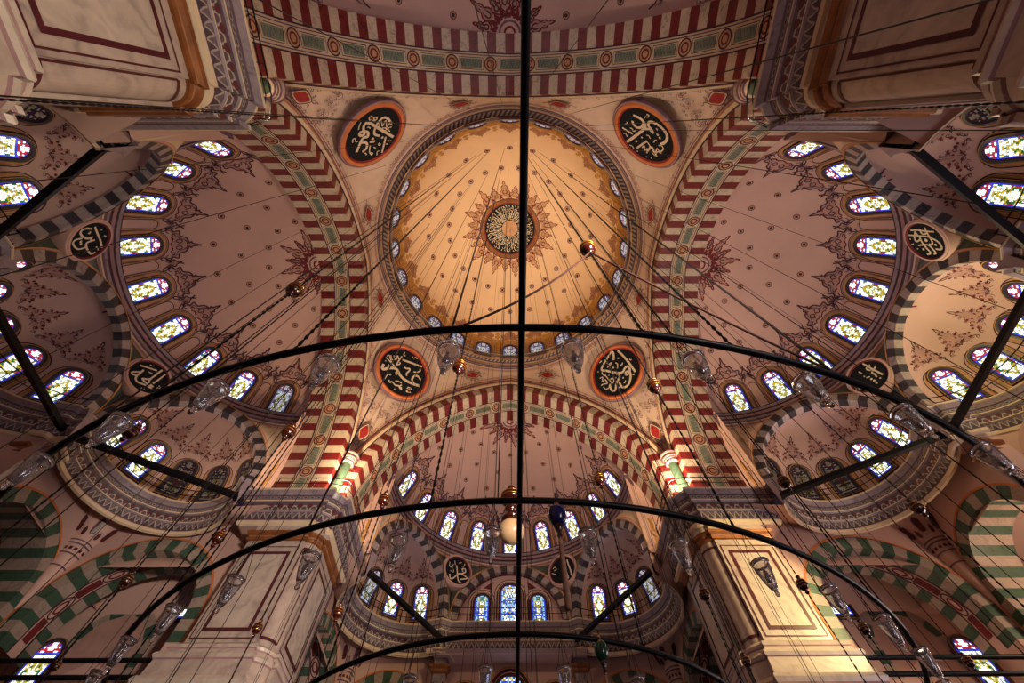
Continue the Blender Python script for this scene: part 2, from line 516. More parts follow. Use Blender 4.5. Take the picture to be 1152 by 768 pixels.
CALLIG = {
    'tl': [(0.17,[(-0.48,1.45),(-0.5,0.38),(-0.51,-0.42),(-0.52,-0.88),(-0.42,-1.12),(-0.22,-1.13),(0.03,-0.91),(0.18,-0.7),(0.32,-0.85),(0.28,-1.03),(0.13,-1.0),(0.01,-0.79),(0.0,-0.54),(0.2,-0.37),(0.32,-0.55),(0.55,-0.59),(0.91,-0.45),(1.29,-0.31)]),(0.15,[(0.7,-0.52),(0.56,-0.23),(0.63,0.02),(0.88,0.16),(1.13,0.06)]),(0.15,[(-1.15,0.37),(-1.22,-0.08),(-1.08,-0.34),(-0.74,-0.4),(-0.43,-0.31),(-0.2,-0.17),(-0.1,0.04),(-0.15,0.4)]),(0.13,[(-0.27,0.88),(0.2,1.21),(0.68,1.53)]),(0.08,[(0.6,0.27),(0.94,0.55),(1.06,0.86),(0.96,0.88),(0.96,0.68)]),(0.07,[(-0.32,-1.48),(-0.1,-1.41),(0.09,-1.28)]),(0.07,[(0.88,-1.03),(0.7,-1.18),(0.61,-1.07),(0.75,-0.9),(0.67,-0.76)]),(0.07,[(-0.61,-0.98),(-0.75,-1.19),(-0.88,-1.07),(-0.7,-0.89),(-0.82,-0.68),(-0.94,-0.68),(-0.9,-0.91),(-0.71,-0.67)]),(0.07,[(-0.56,0.0),(-0.7,-0.23),(-0.91,-0.22),(-0.7,0.07),(-1.08,-0.01),(-0.78,0.41),(-0.96,0.41),(-1.08,0.41)]),(0.07,[(-0.54,0.1),(-0.7,0.34),(-0.67,0.88)]),(0.07,[(-0.57,0.48),(-0.8,0.6),(-0.94,0.73)]),(0.07,[(-1.05,0.7),(-1.06,0.51),(-1.2,0.49)]),(0.07,[(-0.23,-0.82),(-0.29,-0.8),(-0.28,-0.61)]),(0.07,[(0.61,0.6),(0.58,0.69),(0.65,0.85)]),(0.07,[(0.95,1.3),(0.75,1.12),(0.65,1.23)]),(0.07,[(-0.16,1.19),(-0.16,1.37),(-0.23,1.47)]),(0.07,[(0.11,1.29),(0.06,1.36),(0.08,1.48)]),(0.07,[(1.21,0.3),(1.12,0.37),(1.2,0.52)]),(0.14,[(0.17,0.02),(0.19,0.14)]),(0.14,[(0.37,0.07),(0.38,0.16)]),(0.14,[(0.3,0.25),(0.28,0.34)]),(0.13,[(-0.14,0.63),(-0.15,0.73)]),(0.07,[(0.3,0.76),(0.22,0.78),(0.28,0.93),(0.35,0.89),(0.3,0.76)])],
    'tr': [(0.17,[(1.33,-0.27),(1.11,-0.5),(0.85,-0.62),(0.59,-0.59),(0.42,-0.36),(0.35,0.09),(0.27,0.88),(0.22,1.66)]),(0.16,[(1.11,0.06),(0.91,0.17),(0.66,0.09),(0.56,-0.23),(0.71,-0.6)]),(0.17,[(0.4,-0.34),(0.23,-0.62),(-0.02,-0.69),(0.17,-0.75),(0.47,-0.75),(0.58,-0.99),(0.41,-1.27),(0.01,-1.47),(-0.41,-1.48),(-0.69,-1.25),(-0.81,-0.83),(-0.76,-0.61)]),(0.12,[(1.08,1.14),(0.77,0.95),(0.47,0.74)]),(0.12,[(-0.28,0.12),(-0.33,0.7),(-0.39,1.28)]),(0.07,[(0.84,0.61),(0.73,0.5),(0.59,0.56),(0.55,0.38)]),(0.07,[(0.76,1.4),(0.7,1.24),(0.48,1.3)]),(0.07,[(1.18,0.75),(1.14,0.58),(1.22,0.47)]),(0.07,[(0.04,-0.13),(-0.07,-0.26),(-0.24,-0.21)]),(0.07,[(0.93,-0.87),(0.92,-1.02),(0.85,-1.14),(0.93,-1.27),(1.01,-1.15)]),(0.07,[(-0.53,-0.24),(-0.45,-0.44),(-0.49,-0.56)]),(0.12,[(-0.22,-0.86),(-0.26,-0.9)]),(0.12,[(-0.43,-0.85),(-0.47,-0.88)]),(0.08,[(-0.51,0.85),(-0.47,0.58),(-0.71,0.84),(-0.69,0.51),(-0.92,0.83),(-0.66,0.22)]),(0.08,[(-0.36,0.16),(-0.92,0.24),(-1.37,0.27)]),(0.08,[(-0.82,0.51),(-0.7,0.1),(-1.12,0.2),(-0.92,-0.17),(-1.18,-0.16),(-1.11,-0.54),(-0.88,-0.6),(-0.81,-0.4)]),(0.07,[(-0.99,0.4),(-1.27,0.35),(-1.11,0.02),(-1.29,-0.21)]),(0.07,[(-0.02,1.64),(-0.14,1.5),(-0.34,1.52)]),(0.07,[(-0.05,1.01),(-0.04,0.87),(0.02,0.83)]),(0.1,[(0.09,0.32),(-0.02,0.28)]),(0.07,[(0.1,-1.07),(0.05,-1.14),(-0.01,-1.04)]),(0.07,[(-0.53,1.37),(-0.64,1.45)]),(0.07,[(-1.09,1.11),(-1.16,1.0)]),(0.07,[(-1.3,0.8),(-1.34,0.76)])],
    'bl': [(0.2,[(-1.45,-0.51),(-1.39,-0.81),(-1.24,-0.83),(-0.97,-0.48),(-0.62,-0.22),(-0.36,-0.24),(-0.13,-0.39),(0.32,-0.48),(0.91,-0.37),(1.55,-0.11)]),(0.17,[(-0.33,-0.59),(-0.39,-0.38),(-0.21,-0.31),(-0.22,-0.47)]),(0.15,[(-0.53,0.73),(-0.13,0.91),(0.49,1.15),(0.97,1.35)]),(0.12,[(-0.16,0.34),(0.04,0.36),(0.25,0.52),(0.31,0.35),(0.25,0.01),(0.36,-0.1)]),(0.15,[(1.4,0.35),(1.04,0.44),(0.84,0.28),(0.8,-0.04),(0.97,-0.21),(1.23,-0.28)]),(0.1,[(0.59,0.51),(0.83,0.67),(0.99,0.93),(0.91,1.07)]),(0.08,[(-0.83,-1.4),(-0.81,-0.97),(-0.63,-0.86),(-0.73,-0.82)]),(0.1,[(-0.56,-1.26),(-0.39,-1.38),(-0.3,-1.23),(0.03,-1.3),(0.23,-1.17),(0.43,-1.27),(0.56,-1.2)]),(0.08,[(-0.14,-1.02),(0.06,-0.89),(0.33,-0.86)]),(0.1,[(0.39,-0.96),(0.33,-1.16),(0.51,-1.16)]),(0.09,[(0.82,-0.95),(0.9,-0.78),(1.13,-0.74),(0.95,-0.99),(0.93,-1.16),(1.22,-1.01)]),(0.08,[(-0.1,1.51),(0.08,1.47),(0.18,1.63),(0.36,1.63)]),(0.08,[(-0.7,1.39),(-0.65,1.14),(-0.51,1.18)]),(0.09,[(-1.58,0.05),(-1.17,-0.03),(-0.7,-0.1)]),(0.09,[(-0.71,0.96),(-0.72,0.54),(-0.68,0.0)]),(0.07,[(-1.39,0.44),(-1.17,0.21),(-1.03,0.34),(-1.22,0.59),(-0.91,0.36),(-1.0,0.77),(-0.77,0.57)]),(0.07,[(-1.58,0.18),(-1.47,0.35),(-1.15,0.06),(-0.98,0.06)]),(0.07,[(-1.54,-0.19),(-1.4,-0.23)]),(0.07,[(0.06,-1.6),(0.2,-1.54)]),(0.07,[(-1.16,-0.34),(-1.09,-0.28)]),(0.08,[(-0.65,0.12),(-0.52,0.34),(-0.63,0.45)])],
    'br': [(0.15,[(0.93,1.33),(1.04,0.7),(1.1,-0.07),(1.11,-0.99)]),(0.16,[(0.3,0.9),(0.52,1.28),(0.53,1.59),(0.09,1.44),(-0.43,1.2),(-0.83,0.9),(-0.56,0.56),(-0.28,0.2),(0.09,-0.22),(0.39,-0.38),(0.63,-0.25),(0.87,-0.24),(0.92,-0.47),(0.83,-0.68),(0.6,-0.79),(0.47,-0.69),(0.59,-0.54),(0.79,-0.74),(0.63,-1.11),(0.28,-1.44),(-0.07,-1.46),(-0.25,-1.22),(-0.22,-0.85)]),(0.15,[(-0.28,0.2),(0.0,-0.25),(0.04,-0.47),(-0.17,-0.65),(-0.47,-0.83),(-0.72,-1.15),(-0.92,-1.13),(-0.98,-0.83),(-0.83,-0.52)]),(0.08,[(-0.92,0.71),(-0.89,0.32),(-0.72,0.39)]),(0.08,[(-1.27,0.41),(-1.05,0.3),(-1.26,0.04),(-0.99,0.03),(-0.99,-0.33),(-1.25,-0.19),(-1.45,-0.16)]),(0.08,[(-0.82,0.34),(-0.74,-0.25),(-0.67,-0.59),(-0.47,-0.47),(-0.47,-0.25),(-0.66,-0.24)]),(0.08,[(-1.37,-0.38),(-1.31,-0.64),(-1.06,-0.7),(-0.91,-0.54)]),(0.08,[(-0.21,1.09),(-0.16,0.88),(0.04,0.87),(-0.09,0.75),(-0.38,0.74)]),(0.08,[(0.31,0.62),(0.38,0.41),(0.19,0.13)]),(0.08,[(-0.06,0.57),(-0.02,0.35),(0.07,0.43)]),(0.08,[(0.5,0.2),(0.64,0.15),(0.74,0.25)]),(0.1,[(0.64,0.83),(0.67,0.72)]),(0.08,[(1.29,0.13),(1.31,0.0),(1.38,0.01)]),(0.08,[(-0.69,1.51),(-0.58,1.5),(-0.45,1.54)]),(0.08,[(-1.14,1.01),(-1.11,0.88)]),(0.1,[(0.16,-0.75),(0.2,-0.82)]),(0.08,[(0.02,-1.12),(0.11,-1.17),(0.22,-1.05)]),(0.1,[(0.88,-1.03),(0.92,-1.12)]),(0.08,[(-0.45,-1.19),(-0.34,-1.21)]),(0.07,[(-0.61,0.16),(-0.56,0.07)]),(0.07,[(-0.26,-0.36),(-0.22,-0.46)])],
    'fl': [(0.09,[(-0.13,0.28),(-0.04,-0.02),(0.08,-0.47),(0.18,-0.62),(0.33,-0.65)]),(0.09,[(-0.49,-0.37),(-0.4,-0.62),(-0.19,-0.52),(0.02,-0.24),(0.24,-0.12),(0.68,-0.26),(0.24,-0.47)]),(0.09,[(0.27,-0.11),(0.51,0.06),(0.47,0.24),(0.28,0.19),(0.35,0.04)]),(0.045,[(-0.3,0.51),(-0.22,0.29)]),(0.045,[(-0.61,0.34),(-0.57,0.06),(-0.35,0.07)]),(0.045,[(0.0,0.47),(0.18,0.57)]),(0.054,[(0.39,0.57),(0.39,0.42),(0.24,0.34)]),(0.045,[(-0.49,-0.16),(-0.28,-0.19),(-0.29,-0.03)]),(0.045,[(-0.41,0.15),(-0.33,0.29)])],
    'fr': [(0.09,[(0.42,0.53),(0.46,0.19),(0.53,-0.17),(0.54,-0.51)]),(0.09,[(0.04,-0.27),(0.04,-0.53),(0.15,-0.64),(0.31,-0.58),(0.27,-0.31),(0.26,-0.08)]),(0.054,[(0.02,0.49),(0.22,0.42)]),(0.054,[(0.09,0.27),(0.3,0.25)]),(0.054,[(-0.61,0.28),(-0.46,0.34),(-0.37,0.17),(-0.55,0.15)]),(0.054,[(-0.71,0.04),(-0.49,-0.11)])],
    'lb': [(0.09,[(-0.62,0.11),(-0.24,0.28),(0.09,0.44),(0.47,0.57)]),(0.09,[(-0.55,-0.03),(-0.6,-0.24),(-0.55,-0.41),(-0.41,-0.45),(-0.23,-0.31),(-0.12,-0.14),(-0.14,0.03),(-0.18,0.07)]),(0.081,[(-0.1,0.03),(0.0,0.02),(0.02,0.14),(0.0,0.19)]),(0.09,[(0.03,0.04),(0.07,-0.12),(0.19,-0.15),(0.45,-0.05),(0.66,0.12),(0.62,0.3)]),(0.081,[(-0.17,-0.35),(-0.16,-0.6),(-0.04,-0.7),(0.14,-0.62),(0.3,-0.46),(0.3,-0.24),(0.25,-0.14)]),(0.072,[(-0.38,-0.14),(-0.35,-0.07),(-0.43,-0.06)]),(0.09,[(-0.03,-0.41),(-0.02,-0.37)]),(0.09,[(0.08,-0.4),(0.09,-0.36)]),(0.054,[(0.36,0.28),(0.44,0.38),(0.55,0.4)]),(0.054,[(-0.12,0.57),(-0.07,0.67)]),(0.054,[(-0.43,0.39),(-0.41,0.44)]),(0.054,[(0.5,-0.3),(0.52,-0.22)])],
    'lf': [(0.09,[(-0.65,0.13),(-0.46,0.25),(-0.27,0.37),(-0.03,0.51)]),(0.09,[(0.08,0.72),(0.09,0.36),(0.11,-0.01),(0.16,-0.15),(0.31,-0.22),(0.47,-0.22)]),(0.081,[(0.32,0.67),(0.34,0.27),(0.34,-0.11)]),(0.09,[(-0.39,0.09),(-0.35,-0.15),(-0.33,-0.36),(-0.25,-0.5),(-0.09,-0.54),(0.17,-0.42),(0.47,-0.32),(0.19,-0.31),(-0.1,-0.28),(0.0,-0.17),(0.1,-0.03)]),(0.081,[(-0.41,-0.12),(-0.57,-0.34),(-0.54,-0.42),(-0.41,-0.39),(-0.34,-0.28),(-0.38,-0.12)]),(0.054,[(-0.42,0.48),(-0.33,0.52),(-0.28,0.59)]),(0.054,[(-0.2,0.18),(-0.09,0.22),(-0.05,0.26)]),(0.054,[(0.19,-0.64),(0.3,-0.6),(0.26,-0.52)]),(0.072,[(0.6,-0.15),(0.66,-0.03),(0.58,0.02)])],
    'rb': [(0.072,[(0.39,0.6),(0.46,0.28),(0.47,-0.07),(0.51,-0.42)]),(0.072,[(0.14,0.73),(0.18,0.39),(0.22,0.03),(0.23,-0.3)]),(0.081,[(0.64,-0.05),(0.43,-0.11),(0.23,-0.2),(0.0,-0.29),(-0.13,-0.23),(-0.1,-0.14)]),(0.081,[(0.54,0.16),(0.38,0.14),(0.31,0.04),(0.38,-0.09)]),(0.081,[(0.39,0.39),(0.11,0.46),(-0.1,0.44),(-0.07,0.33),(0.07,0.21),(0.22,0.31),(0.36,0.39)]),(0.09,[(0.07,0.23),(-0.16,0.12),(-0.36,-0.02),(-0.5,-0.14),(-0.59,-0.1),(-0.64,0.02)]),(0.081,[(-0.29,0.35),(-0.21,0.13),(-0.17,-0.09),(-0.31,-0.26),(-0.5,-0.37),(-0.55,-0.27)]),(0.081,[(0.18,-0.29),(0.13,-0.44),(0.0,-0.6),(-0.18,-0.65),(-0.27,-0.58),(-0.29,-0.39)]),(0.09,[(-0.08,-0.39),(-0.1,-0.43)]),(0.09,[(-0.43,0.17),(-0.43,0.12)]),(0.054,[(-0.06,0.72),(-0.04,0.62)]),(0.054,[(-0.31,0.65),(-0.25,0.55)]),(0.054,[(-0.46,0.45),(-0.46,0.35)]),(0.126,[(0.05,-0.01),(0.03,-0.04)])],
    'rf': [(0.09,[(0.33,0.67),(0.36,0.42),(0.37,0.12),(0.4,-0.16),(0.42,-0.42)]),(0.081,[(0.47,0.35),(0.32,0.38),(0.23,0.3),(0.27,0.17),(0.41,0.07),(0.59,0.13)]),(0.081,[(0.39,0.05),(0.23,0.0),(0.24,-0.15),(0.19,-0.32)]),(0.063,[(-0.07,0.49),(-0.05,0.31)]),(0.063,[(-0.1,0.17),(-0.09,0.07)]),(0.063,[(-0.1,0.0),(0.04,-0.07)]),(0.09,[(-0.01,-0.18),(-0.02,-0.24)]),(0.09,[(0.0,-0.33),(0.0,-0.38)]),(0.09,[(-0.02,-0.49),(-0.02,-0.54)]),(0.063,[(0.2,-0.43),(0.27,-0.5)]),(0.081,[(-0.74,-0.02),(-0.7,-0.15),(-0.55,-0.15)]),(0.063,[(-0.5,-0.2),(-0.5,-0.37)])],
}


# ---------------------------------------------------------------- stained glass windows
def sph_map(R, zc, az0, m0, org=(0, 0, 0), ys=1):
    """metric map (s across, t up the meridian) around azimuth az0 and meridian length m0; azimuth 0 = outward (+y)"""
    def mp(s, t, off=0):
        el = (m0 + t) / R; az = az0 + s / (R * max(cos(el), .12)); r = R - off
        return (org[0] + r * cos(el) * sin(az), org[1] + r * cos(el) * cos(az) * ys, org[2] + zc + r * sin(el))
    return mp


def sph_polar(R, zc, org=(0, 0, 0), ys=1):
    def mp(rho, phi, off=0):
        el = pi / 2 - rho / R; r = R - off
        return (org[0] + r * cos(el) * sin(phi), org[1] + r * cos(el) * cos(phi) * ys, org[2] + zc + r * sin(el))
    return mp


def flat_map(y, z0, x0=0):
    return lambda s, t, off=0: (x0 + s, y - off, z0 + t)


def hsh(a, b, c=0): return ((a * 73856093) ^ (b * 19349663) ^ (c * 83492791)) % 97


def glass_code(i, j, nx, nyb, style):
    """which colour a small quarry of glass has: i across, j up, nyb rows below the head"""
    c = nx // 2; d = abs(i - c)
    if style == 'tall':
        if d == c or j == 0: return 'B'
        if d == c - 1: return 'C' if j % 4 else 'B'
        if j >= nyb: return 'YGYC'[hsh(d, j) % 4]
        if j % 12 == 9: return 'B'
        if d <= 1: return 'YWGYPY'[hsh(d, j, 2) % 6]
        return 'BYGCBG'[hsh(d, j, 5) % 6]
    if style == 'grand':
        if d == c or j == 0: return 'B'
        if d == c - 1: return 'CB'[j % 5 == 0]
        if j >= nyb: return 'YCBWYB'[hsh(d, j, 1) % 6]
        if j % 11 == 10: return 'B'
        return 'BCWCGBYCWC'[hsh(d, j, 7) % 10]
    if j >= nyb:                                      # the round head: red tracery on white
        if j == nyb: return 'B'
        y = j - nyb
        if hypot(d, y) > nx / 2 - .9 or d == c: return 'B'
        r = hypot(d, y - nx * .26)
        if abs(r - nx * .2) < .55: return 'R'
        if abs(hypot(d - nx * .3, y - 1) - 1.4) < .5: return 'R'
        return 'W'
    if d == c or j == 0: return 'B'
    if d == c - 1 or j == 1:
        e = min(j, nyb - 1 - j)
        if e in (2, 3): return 'G'
        return 'R' if 8 <= j <= nyb - 9 and j % 4 and d == c - 1 else ('Y' if hsh(d, j) % 9 == 0 else 'W')
    m = (nyb - 1) / 2; t = abs(j - m)
    q = d / (c - 1.5) + t / (m - 2.0)
    if abs(q - 1.0) < .2: return 'Y' if hsh(d, int(t)) % 4 else 'G'
    if q > 1.2: return 'W' if hsh(d, int(t * 2), 3) % 3 else ('P' if hsh(d, j) % 2 else 'Y')
    if style == 'gold': return 'PYPWY'[hsh(d, int(t * 2), 4) % 5]
    if abs(q - .62) < .13: return 'Y' if hsh(d, int(t * 2)) % 2 else 'P'
    return 'P' if hsh(d, j, 9) % 4 else 'W'


LIT = dict(W='glass_white', B='glass_blue', Y='glass_yellow', R='glass_red', G='glass_green', C='glass_cyan', P='glass_pale')
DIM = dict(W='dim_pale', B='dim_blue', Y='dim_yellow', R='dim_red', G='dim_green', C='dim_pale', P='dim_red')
HALF = dict(W='half_white', B='half_blue', Y='half_yellow', R='half_red', G='half_green', C='half_white', P='half_white')


def pane_mesh(mb, mp, w, h, cell, style, pal, off):
    nx = max(5, int(round(w / cell)) | 1); cw = w / nx
    r = w / 2; nyb = int(round((h - r) / cw)); ch = (h - r) / nyb; ny = nyb + int(math.ceil(r / ch))
    g = cw * .07
    for j in range(ny):
        for i in range(nx):
            x0, x1 = -r + i * cw, -r + (i + 1) * cw
            y0, y1 = j * ch, (j + 1) * ch
            xm, ym = (x0 + x1) / 2, (y0 + y1) / 2
            if ym > h - r and hypot(xm, ym - (h - r)) > r * 1.0: continue
            code = glass_code(i, j, nx, nyb, style)
            mb.face([mp(x0 + g, y0 + g, off), mp(x1 - g, y0 + g, off), mp(x1 - g, y1 - g, off), mp(x0 + g, y1 - g, off)], pal[code])
            mb.face([mp(x0, y0, off - .012), mp(x1, y0, off - .012), mp(x1, y1, off - .012), mp(x0, y1, off - .012)], 'lead')


def window_meshes(mp, anchor, w, h, cell, style, pal, frame=(('paint_dark', .0, .14, .10, .02),)):
    """two meshes, frame and pane, relative to anchor"""
    rel = lambda s, t, off=0: tuple(a - b for a, b in zip(mp(s, t, off), anchor))
    pane = MB(); pane_mesh(pane, rel, w, h, cell, style, pal, .05)
    fr = MB()
    n = 14
    def strip(d0, o0, d1, o1, mat):
        A = arch_line(w + 2 * d0, h + d0 * 2, n, -d0); B = arch_line(w + 2 * d1, h + d1 * 2, n, -d1)
        A.append(A[0]); B.append(B[0])
        fr.grid([[rel(p[0], p[1], o0) for p in A], [rel(p[0], p[1], o1) for p in B]], mat, smooth=False)
    # splayed reveal: stands a little proud of the wall around the glass
    strip(-.02, .05, .05, .12, 'paint_dark')
    fine = style in ('tall', 'grand')
    strip(.05, .12, .16, .12, 'porphyry' if fine else 'black_stone')
    strip(.16, .12, .19, .12, 'cream' if fine else 'paint_ochre')
    strip(.19, .12, .21, .0, 'paint_dark')
    return fr, pane


class WindowKind:
    def __init__(s, mp, anchor, w, h, cell, style='plain'):
        s.a = anchor
        s.fr, p = window_meshes(mp, anchor, w, h, cell, style, LIT)
        s.mesh = {}
        base = None
        s.fr_me = None
        s.args = (mp, anchor, w, h, cell, style)

    def make(s, name, frame_xf, lit, label):
        """frame_xf = (world x, y of the local frame, rotation about z)"""
        ox, oy, oz, rz = frame_xf
        ca, sa = cos(rz), sin(rz)
        loc = (ox + s.a[0] * ca - s.a[1] * sa, oy + s.a[0] * sa + s.a[1] * ca, oz + s.a[2])
        if s.fr_me is None:
            root = s.fr.build(name); s.fr_me = root.data
        else:
            root = bpy.data.objects.new(name, s.fr_me); COL.objects.link(root)
        root.location = loc; root.rotation_euler = (0, 0, rz)
        if lit not in s.mesh:
            mp, anchor, w, h, cell, style = s.args
            _, p = window_meshes(mp, anchor, w, h, cell, style, {'lit': LIT, 'dim': DIM, 'half': HALF}[lit])
            o = p.build('window_pane', root); s.mesh[lit] = o.data
        else:
            o = bpy.data.objects.new('window_pane', s.mesh[lit]); COL.objects.link(o); o.parent = root
        struct(root, label, 'window')
        return root


WIN_N = [0]


def win_name():
    WIN_N[0] += 1
    return 'window_%d' % WIN_N[0]


ORD = ['first', 'second', 'third', 'fourth', 'fifth', 'sixth', 'seventh', 'eighth', 'ninth', 'tenth', 'eleventh', 'twelfth', 'thirteenth', 'fourteenth',
       'fifteenth', 'sixteenth', 'seventeenth', 'eighteenth', 'nineteenth', 'twentieth', 'twenty-first', 'twenty-second', 'twenty-third', 'twenty-fourth',
       'twenty-fifth', 'twenty-sixth', 'twenty-seventh', 'twenty-eighth', 'twenty-ninth', 'thirtieth', 'thirty-first', 'thirty-second', 'thirty-third', 'thirty-fourth', 'thirty-fifth', 'thirty-sixth']


# ---------------------------------------------------------------- sweeping a moulding along a plan path
def sweep(mb, path, prof, closed=False, z0=0):
    """path: (x, y) with the room on the left-hand side normal; prof: (projection, z, material of the strip up to the next point)"""
    N = len(path); mit = []
    for i in range(N):
        def nrm(a, b):
            dx, dy = b[0] - a[0], b[1] - a[1]; l = hypot(dx, dy); return (-dy / l, dx / l)
        if closed or 0 < i < N - 1:
            n1 = nrm(path[i - 1], path[i]); n2 = nrm(path[i], path[(i + 1) % N])
            k = 1 + n1[0] * n2[0] + n1[1] * n2[1]
            k = max(k, .25)
            mit.append(((n1[0] + n2[0]) / k, (n1[1] + n2[1]) / k))
        elif i == 0: mit.append(nrm(path[0], path[1]))
        else: mit.append(nrm(path[-2], path[-1]))
    cum = [0]
    idx = list(range(N)) + ([0] if closed else [])
    for a, b in zip(idx[:-1], idx[1:]): cum.append(cum[-1] + hypot(path[b][0] - path[a][0], path[b][1] - path[a][1]))
    for (p0, za, mat), (p1, zb, _) in zip(prof[:-1], prof[1:]):
        rows = [[(path[i][0] + mit[i][0] * p, path[i][1] + mit[i][1] * p, z0 + z) for i in idx] for p, z in ((p0, za), (p1, zb))]
        mb.grid(rows, mat, uvs=lambda i, j: (cum[j], i), smooth=False)
    if not closed:
        for i in (0, N - 1):
            mb.face([(path[i][0] + mit[i][0] * p, path[i][1] + mit[i][1] * p, z0 + z) for p, z, _ in prof], prof[-2][2])


CORNICE = [(0, -1.72, 'cream'), (.10, -1.66, 'cream'), (.13, -1.52, 'cream'), (.06, -1.44, 'paint_purple'), (.08, -1.40, 'band_zigzag'), (.16, -1.06, 'cornice_marble'), (.22, -1.0, 'cream'), (.22, -.95, 'band_scallop'),
           (.30, -.58, 'cornice_marble'), (.36, -.52, 'cream'), (.37, -.46, 'band_egg'), (.42, -.27, 'paint_purple'), (.46, -.24, 'cornice_marble'), (.5, -.18, 'cornice_marble'), (.58, -.08, 'cornice_marble'), (.62, -.03, 'cream'),
           (.66, 0, 'cream'), (.66, .05, 'cornice_marble'), (-.1, .06, 'cornice_marble')]


# ---------------------------------------------------------------- the main dome
def dome_m(z): return DOME_R * asin((z - DOME_Z) / DOME_R)


mb = MB()
NA, NE = 96, 28
rows = []
for i in range(NE + 1):
    el = (pi / 2 - .004) * i / NE
    rows.append([(DOME_R * cos(el) * sin(2 * pi * j / NA), DOME_R * cos(el) * cos(2 * pi * j / NA), DOME_Z + DOME_R * sin(el)) for j in range(NA)])
mb.grid(rows, 'dome_plaster', closed=True)
dp = sph_polar(DOME_R, DOME_Z)
# calligraphic medallion at the crown
QP = DOME_R * pi / 2
def pring(mb, r0, r1, mat, off, n=72, mp=None):
    mp = mp or dp
    mb.grid([[mp(r0, 2 * pi * j / n, off) for j in range(n)], [mp(r1, 2 * pi * j / n, off) for j in range(n)]], mat, closed=True, smooth=False)


for i in range(4): pring(mb, .001 + .2 * i, .201 + .2 * i, 'paint_tan', .03)
for i in range(8): pring(mb, .8 + 1.7 * i / 8, .8 + 1.7 * (i + 1) / 8, 'paint_black', .03)
pring(mb, 2.5, 2.62, 'paint_maroon', .05)
pring(mb, 2.62, 2.98, 'gilding', .06)
pring(mb, 2.98, 3.06, 'paint_dark', .05)
star(mb, dp, .22, .8, 12, tone=('paint_ochre', 'paint_dark', 'paint_maroon'))
rnd = random.Random(3)
for k in range(48):
    c = 2 * pi * k / 48
    mp = lambda x, y, o, c=c: dp(.85 + y, c + x / max(.85 + y, .5), o + .012)
    ribbon(mb, smooth_line([(.05, .25), (0, .6), (.03 - .05 * (k % 3), .6 + .3 * (k % 3)), (.04, .8 + .35 * (k % 3))], 3), .035, mp, 'paint_white', off=.03)
    for q in range(6):
        y = .1 + .26 * q + rnd.uniform(-.05, .05); s = rnd.choice((-1, 1)); r = rnd.uniform(.07, .12)
        ribbon(mb, [(s * (.1 + r * cos(t)), y + r * sin(t)) for t in [rnd.uniform(0, 2) + i * .6 for i in range(7)]], .045, mp, 'paint_white', off=.035, taper=True)
star(mb, dp, 3.06, 4.95, 24, tone=('paint_tan', 'paint_maroon', 'paint_brown'))
for k in range(12):
    mp = lambda x, y, o, c=2 * pi * (2 * k + .5) / 24: dp(3.75 + y, c + x / 3.75, o)
    ring2(mb, 0, 0, .2, .09, mp, 'paint_maroon', .03, 10)
for r, ph in ((5.9, .5), (7.6, 0)):
    for k in range(24):
        c = 2 * pi * (k + ph) / 24; rs = asin(r / DOME_R)
        mp = lambda x, y, o, c=c, q=DOME_R * rs, r=r: dp(q + y, c + x / r, o)
        rosette(mb, 0, 0, mp)
# the painted drum zone with its lace, palmettes and quatrefoils
MW = 1.75                                        # height of the drum windows
for k in range(24):
    az = 2 * pi * k / 24
    mp = sph_map(DOME_R, DOME_Z, az, .5)
    bay = DOME_R * 2 * pi / 24 / 2
    for w, h, wd, mt in ((1.62, MW + .26, .1, 'paint_ochre'), (1.84, MW + .42, .06, 'paint_maroon'), (2.05, MW + .55, .05, 'paint_ochre')):
        ribbon(mb, arch_line(w, h, 12, -.1), wd, mp, mt, off=.02)
    # ochre lace between and over the windows
    for sg in (1, -1):
        fan(mb, [(sg * 1.27, 0), (sg * 1.27, 2.55), (sg * .6, 2.75), (0, 2.62), (0, 2.22), (sg * .6, 2.1), (sg * .98, 1.5), (sg * 1.0, 0)][::sg], (sg * 1.15, 1.9), mp, 'paint_ochre', .008)
        for yy in (.25, .65, 1.05, 1.45):
            disc(mb, sg * 1.16, yy, .1, mp, 'paint_brown', .02, 8)
    for i in range(16):
        x = rnd.uniform(-1.15, 1.15); y = rnd.uniform(2.15, 2.6)
        ring2(mb, x, y, rnd.uniform(.06, .12), .035, mp, 'paint_brown' if i % 2 else 'cream', .02, 8)
    tone = ('paint_brown', 'paint_brown', 'paint_tan', 'paint_maroon')
    P = lambda L: [(a, 2.6 + b) for a, b in L]
    e = smooth_line(P([(0, 1.5), (.12, 1.22), (.25, 1.2), (.16, 1.02), (.4, 1.0), (.5, .75), (.78, .66), (.86, .4), (.66, .2), (.72, 0)]), 3)
    fan(mb, e, (0, 2.75), mp, 'paint_brown', .012); fan(mb, [(-a, b) for a, b in e][::-1], (0, 2.75), mp, 'paint_brown', .012)
    for a, b in ((0, .3), (.3, .3), (.55, .45), (.25, .72), (0, .75), (0, 1.05)):
        for sg in ((1, -1) if a else (1,)): ring2(mb, sg * a, 2.6 + b, .1, .035, mp, 'dome_plaster', .02, 8)
    mq = sph_map(DOME_R, DOME_Z, az + pi / 24, .5)
    for a, b in ((.13, 0), (-.13, 0), (0, .15), (0, -.15), (.1, .38), (-.1, .38), (0, .55)): disc(mb, a, 2.95 + b, .12, mq, 'paint_ochre', .02, 8)
struct(mb.build('main_dome', loc=AXIS), 'great central dome painted cream with a calligraphy medallion', 'dome')

